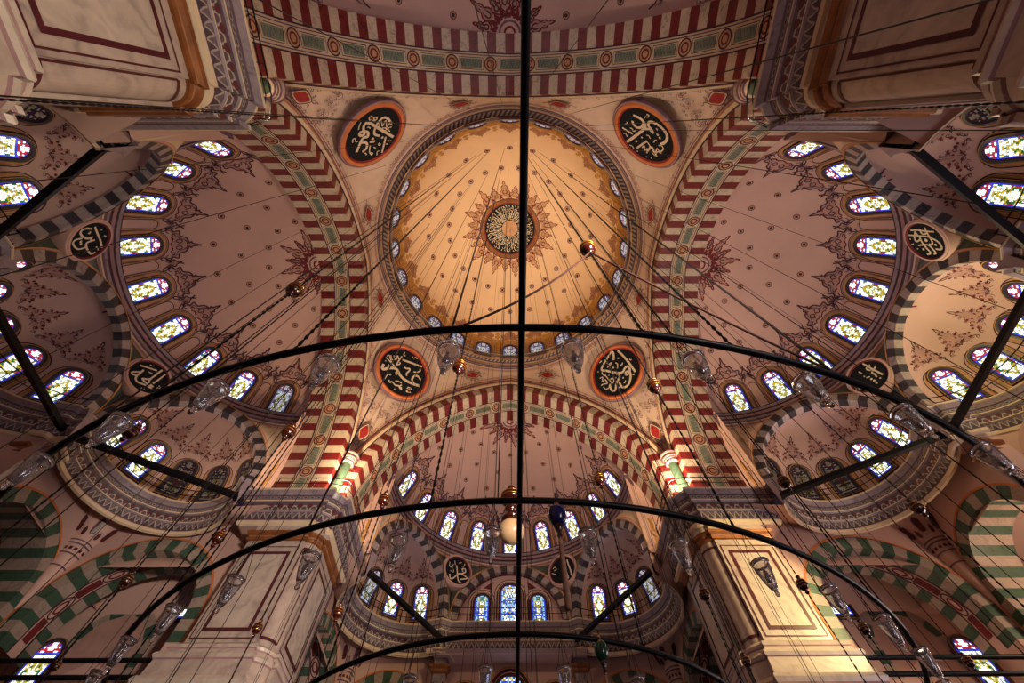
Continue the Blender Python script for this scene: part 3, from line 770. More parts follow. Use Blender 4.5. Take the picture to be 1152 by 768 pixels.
# drum windows
mp = sph_map(DOME_R, DOME_Z, 0, .5)
wk = WindowKind(mp, mp(0, 0), 1.25, MW, .11, 'gold')
for k in range(24):
    wk.make(win_name(), (0, AX_Y, 0, -2 * pi * k / 24), 'half', 'small drum window of the main dome, %s counting rightwards from the mihrab side' % ORD[k])

# ring cornice at the foot of the dome
mb = MB()
circ = lambda R, n=96: [(R * cos(2 * pi * i / n), R * sin(2 * pi * i / n)) for i in range(n)]
sweep(mb, circ(RING_R), [(-.1, -.45, 'cream'), (0, -.4, 'paint_purple'), (.06, -.3, 'cream'), (.08, -.12, 'paint_orange'), (.1, -.05, 'cream'), (.16, .05, 'paint_purple'), (.2, .08, 'band_dome_rope'),
                         (.62, .3, 'paint_dark'), (.68, .32, 'band_egg'), (.84, .4, 'cream'), (.86, .44, 'paint_ochre'), (.5, .46, 'paint_ochre')], True)
struct(mb.build('dome_cornice', loc=(0, AX_Y, RING_Z)), 'round rope-patterned cornice at the foot of the main dome', 'cornice')


# ---------------------------------------------------------------- arches
class Prof:
    """intrados of an arch in its own plane: points (x, z, nx, nz) with arc length"""
    def __init__(s, pts):
        s.p = pts; s.s = [0]
        for a, b in zip(pts[:-1], pts[1:]): s.s.append(s.s[-1] + hypot(b[0] - a[0], b[1] - a[1]))
        s.L = s.s[-1]

    def at(s, q):
        q = min(max(q, 0), s.L)
        lo, hi = 0, len(s.s) - 1
        while hi - lo > 1:
            m = (lo + hi) // 2
            if s.s[m] <= q: lo = m
            else: hi = m
        t = (q - s.s[lo]) / (s.s[hi] - s.s[lo])
        a, b = s.p[lo], s.p[hi]
        return tuple(a[i] + (b[i] - a[i]) * t for i in range(4))


def pointed(c, r, zc, z0, n=60):
    th1 = acos(c / r); th0 = asin((z0 - zc) / r)
    half = []
    for i in range(n + 1):
        t = th0 + (th1 - th0) * i / n
        k = min(1, (n - i) / (n * .15))
        nx, nz = cos(t) * k, sin(t) * k + (1 - k)
        l = hypot(nx, nz)
        half.append((r * cos(t) - c, zc + r * sin(t), nx / l, nz / l))
    return Prof([(-x, z, -nx, nz) for x, z, nx, nz in half[:-1]] + half[::-1])


def round_arch(r, zc, z0, n=48):
    pts = []
    if z0 < zc - .01: pts.append((-r, z0, -1, 0))
    pts += [(-r * cos(pi * i / n), zc + r * sin(pi * i / n), -cos(pi * i / n), sin(pi * i / n)) for i in range(n + 1)]
    if z0 < zc - .01: pts.append((r, z0, 1, 0))
    return Prof(pts)


def arch_mesh(mb, pf, nv, face_h, depth, ma, mb_, clip=99, split=None, sub=2, y0=0, face=True, sof=True):
    """voussoirs alternate ma / mb_; split = (f0, f1, material) a plain band along the soffit"""
    cuts = [0, depth] if not split else [0, split[0] * depth, split[1] * depth, depth]
    for i in range(nv):
        mt = ma if i % 2 else mb_
        for q in range(sub):
            a = pf.at(pf.L * (i + q / sub) / nv); b = pf.at(pf.L * (i + (q + 1) / sub) / nv)
            if sof:
                for c, (u, v) in enumerate(zip(cuts[:-1], cuts[1:])):
                    m2 = split[2] if split and c == 1 else mt
                    mb.face([(a[0], y0 + u, a[1]), (b[0], y0 + u, b[1]), (b[0], y0 + v, b[1]), (a[0], y0 + v, a[1])], m2)
            if face:
                cl = lambda x: max(-clip, min(clip, x))
                mb.face([(a[0], y0, a[1]), (cl(a[0] + a[2] * face_h), y0, a[1] + a[3] * face_h), (cl(b[0] + b[2] * face_h), y0, b[1] + b[3] * face_h), (b[0], y0, b[1])], mt)


def arch_strip(mb, pf, d0, d1, y, mat, clip=99, n=72, y1=None, s0=0, s1=1):
    """a strip of the arch face between normal offsets d0 and d1"""
    y1 = y if y1 is None else y1
    cl = lambda x: max(-clip, min(clip, x))
    rows = [[], []]
    for i in range(n + 1):
        a = pf.at(pf.L * (s0 + (s1 - s0) * i / n))
        for r, d, yy in ((0, d0, y), (1, d1, y1)): rows[r].append((cl(a[0] + a[2] * d), yy, a[1] + a[3] * d))
    mb.grid(rows, mat, smooth=False)


MAIN = pointed(2.6, 12.6, 18.8, HP)
CLIP = 10.88
mb = MB()
D = ARCH_B - ARCH_A
arch_mesh(mb, MAIN, 65, .75, D, 'pale_stone', 'red_stone', CLIP, (.33, .68, 'cream'))
for d0, d1, mt, ya, yb in ((.75, .78, 'paint_dark', 0, -.08), (.78, .98, 'cream', -.08, -.16), (.98, 1.08, 'paint_orange', -.16, -.14), (1.08, 1.25, 'cream', -.14, -.06), (1.25, 1.34, 'paint_orange', -.06, -.02), (1.34, 1.42, 'paint_purple', -.02, 0)):
    arch_strip(mb, MAIN, d0, d1, ya, mt, CLIP, 90, yb)
soff = lambda s, y, off=0: (lambda a: (a[0] - a[2] * off, y, a[1] - a[3] * off))(MAIN.at(s))
ym = D * .505; bw = D * .35
for e in (.33, .68):
    ribbon(mb, [(MAIN.L * i / 120, D * e) for i in range(121)], .07, soff, 'paint_dark', off=.02)
    ribbon(mb, [(MAIN.L * i / 120, D * e + (.13 if e < .5 else -.13)) for i in range(121)], .05, soff, 'paint_purple', off=.02)
npan = 15
for k in range(npan + 1):
    s = MAIN.L * k / npan
    if 0 < k < npan:
        for r, mt, o in ((.36, 'paint_tan', .012),): disc(mb, s, ym, r, soff, mt, o, 16)
        ring2(mb, s, ym, .36, .07, soff, 'paint_dark', .022, 18); ring2(mb, s, ym, .2, .08, soff, 'paint_maroon', .022, 12)
    if k < npan:
        c = s + MAIN.L / npan / 2; hl = MAIN.L / npan / 2 - .55
        P = [(c - hl, ym - .24), (c + hl, ym - .24), (c + hl, ym + .24), (c - hl, ym + .24)]
        mb.grid([[soff(c - hl + 2 * hl * i / 6, ym + q, .012) for i in range(7)] for q in (-.24, .24)], 'paint_green', smooth=False)
        ribbon(mb, [(c - hl - .1, ym - .3), (c, ym - .3), (c + hl + .1, ym - .3), (c + hl + .1, ym + .3), (c, ym + .3), (c - hl - .1, ym + .3)], .035, soff, 'paint_dark', True, .02)
        ribbon(mb, [(c - hl + 2 * hl * i / 14, ym + .16 * (-1) ** i) for i in range(15)], .05, soff, 'paint_dark', off=.022)
for k, nm in SIDES:
    o = mb.build('great_arch') if k == 0 else bpy.data.objects.new('great_arch', GA.data)
    if k == 0: GA = o
    else: COL.objects.link(o)
    # local y = 0 is the inner plane
    o.location = side_pt(k, 0, ARCH_A); o.rotation_euler = (0, 0, k * pi / 2)
    struct(o, {'front': 'great red and white striped arch before the mihrab half dome', 'left': 'great red and white striped arch of the left half dome',
               'right': 'great red and white striped arch of the right half dome', 'rear': 'great red and white striped arch overhead by the two upper piers'}[nm], 'arch', 'great arches under the main dome')

# ---------------------------------------------------------------- pendentives
def pend_bottom(q):
    """q 0..1 from the crown of the front arch down to the corner (x, y)"""
    n = MAIN.L / 2
    a = MAIN.at(n + n * q)
    return a[0] + a[2] * 1.42, a[1] + a[3] * 1.42


qs = [i / 60 for i in range(61)]
bot = []
for q in qs:
    x, z = pend_bottom(q)
    if x > CLIP:
        bot.append((CLIP, ARCH_A, z)); break
    bot.append((x, ARCH_A, z))
TIP = bot[-1]
NB = len(bot)
curve = bot + [(p[1], p[0], p[2]) for p in bot[::-1][1:]]      # mirrored on the diagonal
cumB = [0]
for a, b in zip(curve[:-1], curve[1:]): cumB.append(cumB[-1] + math.dist(a, b))
LB = cumB[-1]


def pend(s, t, off=0):
    """s metres along the lower edge from its middle (the tip), t metres up from it"""
    q = min(max(s + LB / 2, 0), LB)
    i = 0
    while i < len(cumB) - 2 and cumB[i + 1] < q: i += 1
    f = (q - cumB[i]) / (cumB[i + 1] - cumB[i]); a, b = curve[i], curve[i + 1]
    B = [a[d] + (b[d] - a[d]) * f for d in range(3)]
    az = atan2(B[0], B[1])
    T = [(RING_R + .02) * sin(az), (RING_R + .02) * cos(az), RING_Z - .42]
    l = math.dist(B, T); u = t / l
    P = [B[d] + (T[d] - B[d]) * u for d in range(3)]
    bul = .55 * 4 * u * (1 - u) * min(1, l / 9)           # gentle hollow, outwards and up
    r = hypot(P[0], P[1])
    P[0] += P[0] / r * bul; P[1] += P[1] / r * bul; P[2] += bul * .4
    n = (-P[0] / r * .9, -P[1] / r * .9, -.43)
    return tuple(P[d] + n[d] * off for d in range(3))


def pend_len(s):
    return math.dist(pend(s, 0), ((RING_R) * sin(atan2(*pend(s, 0)[:2])), RING_R * cos(atan2(*pend(s, 0)[:2])), RING_Z - .42))


mb = MB()
rows = []
ss = [LB * (i / 96 - .5) for i in range(97)]
lens = [pend_len(s) for s in ss]
for j in range(13): rows.append([pend(s, l * j / 12) for s, l in zip(ss, lens)])
mb.grid(rows, 'pendentive_plaster')
def edge_band(d0, d1, mat, off, top=False):
    A, B = [], []
    for s, l in zip(ss, lens):
        if l < (d1 + .35): 
            if len(A) > 1: mb.grid([A, B], mat, smooth=False)
            A, B = [], []; continue
        A.append(pend(s, l - d0 if top else d0, off)); B.append(pend(s, l - d1 if top else d1, off))
    if len(A) > 1: mb.grid([A, B], mat, smooth=False)


for d0, d1, mt in ((.02, .1, 'paint_purple'), (.22, .3, 'paint_orange'), (.3, .36, 'paint_purple'), (.62, .67, 'paint_mauve')): edge_band(d0, d1, mt, .02)
for d0, d1, mt in ((.02, .14, 'paint_purple'), (.3, .36, 'paint_mauve'), (.42, .46, 'paint_orange')): edge_band(d0, d1, mt, .02, True)


def pd(s0, t0, tilt=0):
    """flat metric patch lying on the pendentive at arc s0, height t0"""
    P = Vector(pend(s0, t0, .1)); U = (Vector(pend(s0, t0 + .4, .1)) - Vector(pend(s0, t0 - .4, .1))).normalized()
    A = Vector((P.y, -P.x, 0)).normalized(); U = (U - A * U.dot(A)).normalized(); N = U.cross(A)
    if N.x * P.x + N.y * P.y > 0: N = -N
    ct, st = cos(tilt), sin(tilt)
    return lambda x, y, off=0: tuple(P + A * (x * ct - y * st) + U * (x * st + y * ct) + N * off)


def almond(mp, sc):
    e = smooth_line([(0, -1), (.28, -.6), (.5, 0), (.28, .6), (0, 1), (-.28, .6), (-.5, 0), (-.28, -.6)], 3, True)
    e = [(a * sc, b * sc) for a, b in e]
    fill(mb, [(a * 1.35, b * 1.3) for a, b in e], mp, 'cream', .015)
    ribbon(mb, [(a * 1.3, b * 1.25) for a, b in e], .05, mp, 'paint_dark', True, .03)
    fill(mb, e, mp, 'paint_red', .035)
    for sg in (1, -1):
        for k, (x, y, r) in enumerate(((.85, .5, .17), (.95, .0, .15), (.85, -.5, .17), (.45, 1.1, .15), (.45, -1.1, .15))):
            ribbon(mb, [(sg * (x + r * cos(t * .7) * (1 - t * .07)) * sc, (y + r * sin(t * .7) * (1 - t * .07)) * sc) for t in range(9)], .045, mp, 'paint_dark' if k % 2 else 'paint_purple', off=.03)
        ribbon(mb, smooth_line([(0, sg * 1.3 * sc), (.12 * sc, sg * 1.6 * sc), (-.08 * sc, sg * 1.85 * sc), (0, sg * 2.1 * sc)], 3), .05, mp, 'paint_purple', off=.03)


almond(pd(0, 2.4), .62)
for sg in (1, -1):
    i = min(range(97), key=lambda k: abs(atan2(pend(ss[k], lens[k])[0], pend(ss[k], lens[k])[1]) - (pi / 4 + sg * radians(27))))
    almond(pd(ss[i], lens[i] * .52, -sg * 1.1), .6)
    # running scroll along the edges
    for a in range(1, 15):
        s = sg * LB * .46 * a / 15
        l = pend_len(s)
        if l > 2.2:
            mp = pd(s, .46)
            ring2(mb, 0, 0, .1, .04, mp, 'paint_purple', .02, 8)
            mp = pd(s, l - .62)
            ring2(mb, 0, 0, .12, .04, mp, 'paint_mauve', .02, 8)
for s0, t0, tl in [(0, 4.6, 0), (0, 1.2, 0)] + [(sg * a, 1.3, 0) for sg in (1, -1) for a in (3.2, 4.6, 6.0)]:
    l = pend_len(s0)
    if l < 2.4: continue
    mp = pd(s0, t0)
    for sg in (1, -1):
        for x, y, r in ((.25, 0, .17), (.5, .2, .13), (.45, -.22, .12), (.15, .38, .12)):
            ribbon(mb, [(sg * (x + r * (1 - t * .08) * cos(t * .75)), y + r * (1 - t * .08) * sin(t * .75)) for t in range(10)], .045, mp, 'paint_purple' if y else 'paint_mauve', off=.03, taper=True)
for sg in (1, -1):                               # loops round the roundel
    for k in range(10):
        a = 2 * pi * k / 10
        if sg < 0: continue
        mp = pd(0, 7.55)
        x, y = 2.95 * cos(a), 2.95 * sin(a)
        for r, o in ((.2, 0), (.13, .32)):
            ribbon(mb, [(x + (r * cos(t * .8) + o * cos(a)), y + (r * sin(t * .8) + o * sin(a))) for t in range(8)], .045, mp, 'paint_purple', off=.06, taper=True)
PEND = None
# each quarter: local tip lies at 45 degrees between +y and +x
for q, lab in enumerate(('right front', 'left front', 'left rear', 'right rear')):
    if PEND is None: o = mb.build('pendentive'); PEND = o.data
    else: o = bpy.data.objects.new('pendentive', PEND); COL.objects.link(o)
    o.location = AXIS; o.rotation_euler = (0, 0, q * pi / 2)
    struct(o, 'painted cream pendentive over the %s pier with red almond motifs' % lab, 'pendentive', 'pendentives of the main dome')
# the scalloped corbel and green colonnette below every tip
cm = MB()
cm.lathe([(.02, .85), (.5, .85), (.58, .7), (.5, .58), (.52, .4), (.44, .28), (.42, .08), (.3, 0), (.02, 0)], 'pendentive_plaster', 20)
for zz, rr in ((.7, .59), (.4, .53), (.28, .45), (.06, .43)): cm.tube([(rr * cos(2 * pi * i / 24), rr * sin(2 * pi * i / 24), zz) for i in range(24)], .04, 'paint_purple', 5, True)
cc = MB()
cc.lathe([(.3, -3.7), (.28, -1.8), (.3, 0)], 'green_stone', 16)
CB = None
for q, lab in enumerate(('right front', 'left front', 'left rear', 'right rear')):
    a = pi / 4 - q * pi / 2
    rr = 15.0
    loc = (rr * sin(pi / 4 - 0) * (1 if q in (0, 3) else -1), AX_Y + rr * cos(pi / 4) * (1 if q in (0, 1) else -1), 21.6)
    if CB is None:
        o = cm.build('corner_corbel'); CB = o; cc.build('colonnette', o)
        o.location = loc
    else: o = copy_tree(CB, loc)
    struct(o, 'scalloped corbel on a green colonnette above the %s pier' % lab, 'corbel', 'corbels under the pendentives')


# ---------------------------------------------------------------- half domes
hp_ = sph_polar(HALF_R, HALF_Z)
EL0 = asin((HALF_BASE - HALF_Z) / HALF_R)
M0 = HALF_R * EL0
mb = MB()
rows = []
for i in range(25):
    el = EL0 - .06 + (pi / 2 - .003 - EL0 + .06) * i / 24
    rows.append([(HALF_R * cos(el) * sin(a), HALF_R * cos(el) * cos(a), HALF_Z + HALF_R * sin(el)) for a in [-pi / 2 + pi * j / 64 for j in range(65)]])
mb.grid(rows, 'plaster')
WW, WH = 1.08, 2.3
STEP = radians(19)
rad_at = lambda m: HALF_R * cos(m / HALF_R)
for k in range(-4, 5):
    mp = sph_map(HALF_R, HALF_Z, k * STEP, M0 + .12)
    for w, h, wd, mt in ((1.66, WH + .3, .16, 'paint_tan'), (1.86, WH + .42, .06, 'paint_brown'), (2.0, WH + .5, .05, 'paint_dark')):
        ribbon(mb, arch_line(w, h, 12, -.05), wd, mp, mt, off=.016)
    palmette(mb, mp, 1.08, WH + .34, 1.3, ('paint_blush', 'paint_dark', 'paint_purple', 'paint_maroon'))
for k in range(-4, 4):
    mp = sph_map(HALF_R, HALF_Z, (k + .5) * STEP, M0 + .12)
    ribbon(mb, arch_line(.62, 2.1, 8, .0), .05, mp, 'paint_dark', off=.02)
    ribbon(mb, arch_line(.74, 2.2, 8, .0), .04, mp, 'paint_tan', off=.02)
star(mb, hp_, 1.05, 2.75, 8, -pi / 2, pi / 2, ('paint_blush', 'paint_maroon', 'paint_dark'), .042)
star(mb, hp_, .75, 1.35, 10, -pi / 2, pi / 2, ('paint_mauve', 'paint_maroon', 'paint_dark'), .035)
for r, mt in ((.9, 'paint_maroon'), (.6, 'paint_purple'), (.3, 'paint_maroon')):
    ribbon(mb, [(r * sin(t), r * cos(t)) for t in [-pi / 2 + pi * i / 24 for i in range(25)]], .12, lambda x, y, o: hp_(max(hypot(x, y), .02), atan2(x, y), o), mt, off=.024)
for r, n, ph in ((3.4, 7, .5), (5.0, 7, 0), (6.6, 9, .5)):
    for i in range(n + 1):
        c = -pi / 2 + pi * (i + ph) / n
        if abs(c) > 1.5: continue
        mp = lambda x, y, o, c=c, r=r: hp_(r + y, c + x / (HALF_R * sin(r / HALF_R)), o)
        rosette(mb, 0, 0, mp, .8)
for k, nm in SIDES:
    o = mb.build('half_dome') if k == 0 else bpy.data.objects.new('half_dome', HD.data)
    if k == 0: HD = o
    else: COL.objects.link(o)
    o.location = side_pt(k, 0, ARCH_B); o.rotation_euler = (0, 0, k * pi / 2)
    struct(o, {'front': 'pink plaster half dome with painted crests over the mihrab', 'left': 'dim pink half dome with a ring of windows at the left', 'right': 'rosy half dome with a ring of windows at the right',
               'rear': 'pink half dome crown above the arch overhead'}[nm], 'half dome', 'half domes')
mp = sph_map(HALF_R, HALF_Z, 0, M0 + .12)
wk = WindowKind(mp, mp(0, 0), WW, WH, .088, 'plain')
wkg = WindowKind(mp, mp(0, 0), WW, WH, .088, 'gold')
for k, nm in SIDES[:3]:
    ox, oy, _ = side_pt(k, 0, ARCH_B)
    for i in range(-4, 5):
        front_end = (k == 1 and i == 4) or (k == 3 and i == -4)
        kind = wkg if k == 3 else wk
        kind.make(win_name(), (ox, oy, 0, k * pi / 2 - i * STEP), 'half' if (front_end and k == 1) else 'lit',
                  'stained-glass window in the ring of the %s half dome, %s from its %s end' % (nm if nm != 'front' else 'mihrab', ORD[i + 4] if k != 3 else ORD[4 - i], 'left' if k == 0 else ('rear' if k == 1 else 'front')))
# ring moulding under the half-dome windows
arc = lambda R, a0, a1, n: [(R * sin(a0 + (a1 - a0) * i / n), R * cos(a0 + (a1 - a0) * i / n)) for i in range(n + 1)]
mb = MB()
HALFPROF = [(0, -1.12, 'cream'), (.04, -1.08, 'paint_mauve'), (.12, -.98, 'cream'), (.14, -.9, 'paint_purple'), (.2, -.8, 'cornice_marble'), (.24, -.66, 'paint_dark'), (.26, -.5, 'paint_mauve'), (.34, -.36, 'paint_dark'), (.4, -.28, 'cornice_marble'), (.44, -.08, 'paint_dark'), (.44, 0, 'paint_purple'), (-.15, .04, 'plaster')]
sweep(mb, arc(HALF_R * cos(EL0) + .06, pi / 2, -pi / 2, 64), HALFPROF)
for k, nm in SIDES:
    o = mb.build('half_dome_cornice') if k == 0 else bpy.data.objects.new('half_dome_cornice', HC.data)
    if k == 0: HC = o
    else: COL.objects.link(o)
    o.location = side_pt(k, 0, ARCH_B, HALF_BASE); o.rotation_euler = (0, 0, k * pi / 2)
    struct(o, 'dark curved moulding under the windows of the %s half dome' % ('mihrab' if k == 0 else nm), 'cornice', 'half dome mouldings')

# ---------------------------------------------------------------- the three bays under a half dome
EXA = round_arch(3.72, EX_Z, HP)
NV = 27


def bay_spandrel(mb, pale=0):
    """from the extrados of a bay arch (chord frame) up to the ring; chord origin lies AP from the centre"""
    pts = []
    n = 56
    for i in range(n + 1):
        a = EXA.at(EXA.L * i / n)
        pts.append((max(-4.28, min(4.28, a[0] + a[2] * .52)), a[1] + a[3] * .52))
    bot = [(x, 0, z) for x, z in pts]
    top = []
    for x, z in pts:
        az = atan2(x, AP)
        top.append((8.96 * sin(az), 8.96 * cos(az) - AP, HALF_BASE - 1.05))
    L = lambda f: [tuple(b[d] + (t[d] - b[d]) * f for d in range(3)) for b, t in zip(bot, top)]
    def at_d(d, frm, off):
        out = []
        for b, t in zip(bot, top):
            l = math.dist(b, t); f = min(max((d / l) if frm else 1 - d / l, 0), 1)
            p = [b[q] + (t[q] - b[q]) * f for q in range(3)]; p[1] -= off
            out.append(tuple(p))
        return out
    mb.grid([L(i / 8) for i in range(9)], lambda i, j: 'cream' if pale and (j - n / 2) * pale > 0 else 'green_marble')
    if pale:
        for q in (.3, .55):
            P_ = at_d(.9 + q, True, .03)
            k0 = [k for k in range(len(P_)) if 2.0 < P_[k][0] * pale < 3.9]
            for k in k0[::3]:
                c_ = P_[k]; ring2(mb, 0, 0, .12, .04, lambda x, y, o, c_=c_: (c_[0] + x, c_[1], c_[2] + y), 'paint_ochre', 0, 8)
    for d0, d1, mt in ((0, .04, 'paint_dark'), (.04, .26, 'plaster'), (.26, .32, 'paint_orange')):
        mb.grid([at_d(d0, True, .02), at_d(d1, True, .02)], mt, smooth=False)
    for d0, d1, mt in ((0, .22, 'plaster'), (.22, .27, 'paint_orange')):
        mb.grid([at_d(d0, False, .022), at_d(d1, False, .022)], mt, smooth=False)


sp = MB(); bay_spandrel(sp)
spp = MB(); bay_spandrel(spp, 1)
spm = MB(); bay_spandrel(spm, -1)
ea = MB(); arch_mesh(ea, EXA, NV, .52, .5, 'grey_stone', 'black_stone', 4.28)
arch_strip(ea, EXA, .52, .57, -.04, 'paint_ochre', 4.28)
# exedra vaults: the middle ones of the flanks are deeper
EWW, EWH, EWM = .95, 2.1, .35
YS = 1.2


def make_vault(ys):
    ev = MB()
    rows = [[(EX_R * sin(a), EX_R * cos(a) * ys, HP - 1.2) for a in [-pi / 2 + pi * j / 48 for j in range(49)]]]
    for i in range(17):
        el = (pi / 2 - .004) * i / 16
        rows.append([(EX_R * cos(el) * sin(a), EX_R * cos(el) * cos(a) * ys, EX_Z + EX_R * sin(el)) for a in [-pi / 2 + pi * j / 48 for j in range(49)]])
    ev.grid(rows, 'plaster')
    for k in range(-2, 3):
        mp = sph_map(EX_R, EX_Z, k * radians(30), EWM, ys=ys)
        for w, h, wd, mt in ((1.4, EWH + .28, .14, 'paint_tan'), (1.6, EWH + .4, .06, 'paint_ochre'), (1.76, EWH + .5, .05, 'paint_dark')):
            ribbon(ev, arch_line(w, h, 12, -.3), wd, mp, mt, off=.016)
        leafy(ev, mp, .92, EWH + .35)
    star(ev, sph_polar(EX_R, EX_Z, ys=ys), .25, .95, 8, -pi / 2, pi / 2, ('paint_maroon', 'paint_maroon', 'paint_dark'), .02)
    for i in range(40):
        a = EXA.at(EXA.L * i / 40); b = EXA.at(EXA.L * (i + 1) / 40)
        f = lambda q: (q[0] * EX_R / 3.72, .5, EX_Z + (q[1] - EX_Z) * EX_R / 3.72 if q[1] > EX_Z else q[1])
        ev.face([(a[0], .5, a[1]), (b[0], .5, b[1]), f(b), f(a)], 'plaster')
    return ev


ev, evm = make_vault(1), make_vault(YS)
mpE = sph_map(EX_R, EX_Z, 0, EWM)
ewk = WindowKind(mpE, mpE(0, 0), EWW, EWH, .082, 'plain')
ewm = {}
for i in range(-2, 3):
    mpE = sph_map(EX_R, EX_Z, i * radians(30), EWM, ys=YS)
    ewm[i] = WindowKind(mpE, mpE(0, 0), EWW, EWH, .082, 'plain')

ec = MB()
ea_ = arc(EX_R + .02, pi / 2, -pi / 2, 40)
sweep(ec, [(ea_[0][0], -.2)] + ea_ + [(ea_[-1][0], -.2)], CORNICE)
ecm = MB()
sweep(ecm, [(ea_[0][0], -.6)] + [(a, b * YS) for a, b in ea_] + [(ea_[-1][0], -.6)], CORNICE)
# painted soffit between cornice and the square walls is made with the lower walls


def chord_frame(k, beta):
    """world (x, y, rz) of the chord of the bay at azimuth beta of side k"""
    x, y, _ = side_pt(k, AP * sin(beta), ARCH_B + AP * cos(beta))
    return x, y, k * pi / 2 - beta


def inst(key, mbx, name, loc, rz, store={}):
    if key not in store:
        o = mbx.build(name); store[key] = o.data
    else:
        o = bpy.data.objects.new(name, store[key]); COL.objects.link(o)
    o.location = loc; o.rotation_euler = (0, 0, rz)
    return o


# mihrab bay: flat tympanum with three tall windows instead of an exedra
ty = MB()
TYY = .5
n = 40
P = [EXA.at(EXA.L * i / n) for i in range(n + 1)]
ty.face([(p[0] * 1.02, TYY, p[1] + .02) for p in P], 'plaster')
for i in range(n):
    a, b = P[i], P[i + 1]
    ty.face([(a[0], .3, a[1]), (b[0], .3, b[1]), (b[0], TYY, b[1]), (a[0], TYY, a[1])], 'paint_maroon')
tm = flat_map(TYY, HP)
for x0, w, h in ((0, 1.6, 3.35), (-2.05, 1.2, 2.55), (2.05, 1.2, 2.55)):
    fm = flat_map(TYY, HP + .05, x0)
    for a, wd, mt in ((.5, .12, 'cream'), (.32, .12, 'paint_maroon'), (.72, .05, 'paint_dark')):
        ribbon(ty, arch_line(w + a, h + a / 2, 12, -.05), wd, fm, mt, off=.02)
for sg in (1, -1):
    fill(ty, [(sg * 1.35, 2.9), (sg * 2.0, 3.05), (sg * 1.3, 3.6)][::sg], tm, 'paint_maroon')
x, y, rz = chord_frame(0, 0)
struct(inst('ty', ty, 'wall_front_tympanum', (x, y, 0), rz), 'tympanum wall with three tall windows over the mihrab', 'wall')
for x0, w, h, st, lb in ((0, 1.4, 3.2, 'grand', 'tall blue middle window of the three over the mihrab'), (-2.05, 1.02, 2.4, 'tall', 'left narrow window of the three over the mihrab'), (2.05, 1.02, 2.4, 'tall', 'right narrow window of the three over the mihrab')):
    fm = flat_map(TYY, HP + .08, x0)
    WindowKind(fm, fm(0, 0), w, h, .1, st).make(win_name(), (x, y, 0, rz), 'lit', lb)

BAYN = {(-1): 'first', 0: 'middle', 1: 'third'}
# which windows of an exedra are dark (behind them lie side rooms, not the sky)
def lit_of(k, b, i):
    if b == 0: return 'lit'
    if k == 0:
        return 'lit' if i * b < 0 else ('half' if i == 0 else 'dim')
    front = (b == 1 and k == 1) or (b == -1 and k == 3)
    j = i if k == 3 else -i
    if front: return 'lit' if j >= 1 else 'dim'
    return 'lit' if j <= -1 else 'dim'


ty_mats = None
for k, nm in SIDES[:3]:
    for b in (-1, 0, 1):
        x, y, rz = chord_frame(k, b * radians(60))
        if k == 0: where = {-1: 'left of the mihrab', 0: 'over the mihrab', 1: 'right of the mihrab'}[b]
        else: where = {0: 'middle of the %s side' % nm, 1: ('front' if k == 1 else 'rear') + ' end of the %s side' % nm, -1: ('rear' if k == 1 else 'front') + ' end of the %s side' % nm}[b]
        struct(inst(('sp', 'spp', 'spm')[b], (sp, spp, spm)[b], 'exedra_spandrel', (x, y, 0), rz), 'green marble spandrel above the bay at the ' + where, 'spandrel', 'spandrels under the half domes')
        struct(inst('ea', ea, 'exedra_arch', (x, y, 0), rz), 'black and grey striped arch at the ' + where, 'arch', 'striped arches under the half domes')
        if k == 0 and b == 0: continue
        struct(inst('evm' if b == 0 else 'ev', evm if b == 0 else ev, 'exedra_vault', (x, y, 0), rz), 'small quarter-sphere vault with leafy paintings, ' + where, 'vault', 'exedra vaults')
        struct(inst('ecm' if b == 0 else 'ec', ecm if b == 0 else ec, 'exedra_cornice', (x, y, HP), rz), 'curved patterned marble cornice of the exedra, ' + where, 'cornice', 'exedra cornices')
        for i in range(-2, 3):
            lb = 'exedra window, %s of five from the left, %s' % (ORD[i + 2], where)
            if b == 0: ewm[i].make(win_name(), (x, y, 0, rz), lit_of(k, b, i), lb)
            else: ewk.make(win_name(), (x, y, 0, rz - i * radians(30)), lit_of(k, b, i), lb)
        # the iron tie across the mouth
        t = MB(); t.box((-4.12, -.13, HP - 1.15), (4.12, .13, HP - .9), 'iron')
        for sx in (-3.95, 3.95): t.box((sx - .09, -.18, HP - 1.2), (sx + .09, .18, HP - .85), 'iron')
        o = inst('tie', t, 'iron_tie', (x, y, 0), rz)
        tag(o, 'black iron tie bar across the mouth of the exedra, ' + where, 'tie bar', 'iron ties across the exedrae')

# straight cornice runs: at the bay corners and under the tympanum
sc_ = MB()
sweep(sc_, [(4.6, -.2), (-4.6, -.2)][::1], [(p - .3, z, mt) for p, z, mt in CORNICE])
x, y, rz = chord_frame(0, 0)
struct(inst('sc', sc_, 'mihrab_cornice', (x, y, HP), rz), 'straight patterned cornice under the mihrab windows', 'cornice')
vc = MB()      # corner break: a short projecting block between two exedra cornices
sweep(vc, [(1.0, .62), (.42, .05), (-.42, .05), (-1.0, .62)], [(p, z, mt) for p, z, mt in CORNICE])
for k, nm in SIDES[:3]:
    for b in (-1, 1):
        az = b * radians(30)
        x, y, _ = side_pt(k, (VR - .05) * sin(az), ARCH_B + (VR - .05) * cos(az))
        end = {(0, -1): 'left of the mihrab windows', (0, 1): 'right of the mihrab windows', (1, 1): 'front of the left middle exedra', (1, -1): 'rear of the left middle exedra', (3, -1): 'front of the right middle exedra', (3, 1): 'rear of the right middle exedra'}[(k, b)]
        struct(inst('vc', vc, 'bracket_cornice', (x, y, HP), k * pi / 2 - az), 'projecting cornice block at the ' + end, 'cornice', 'projecting cornice blocks')

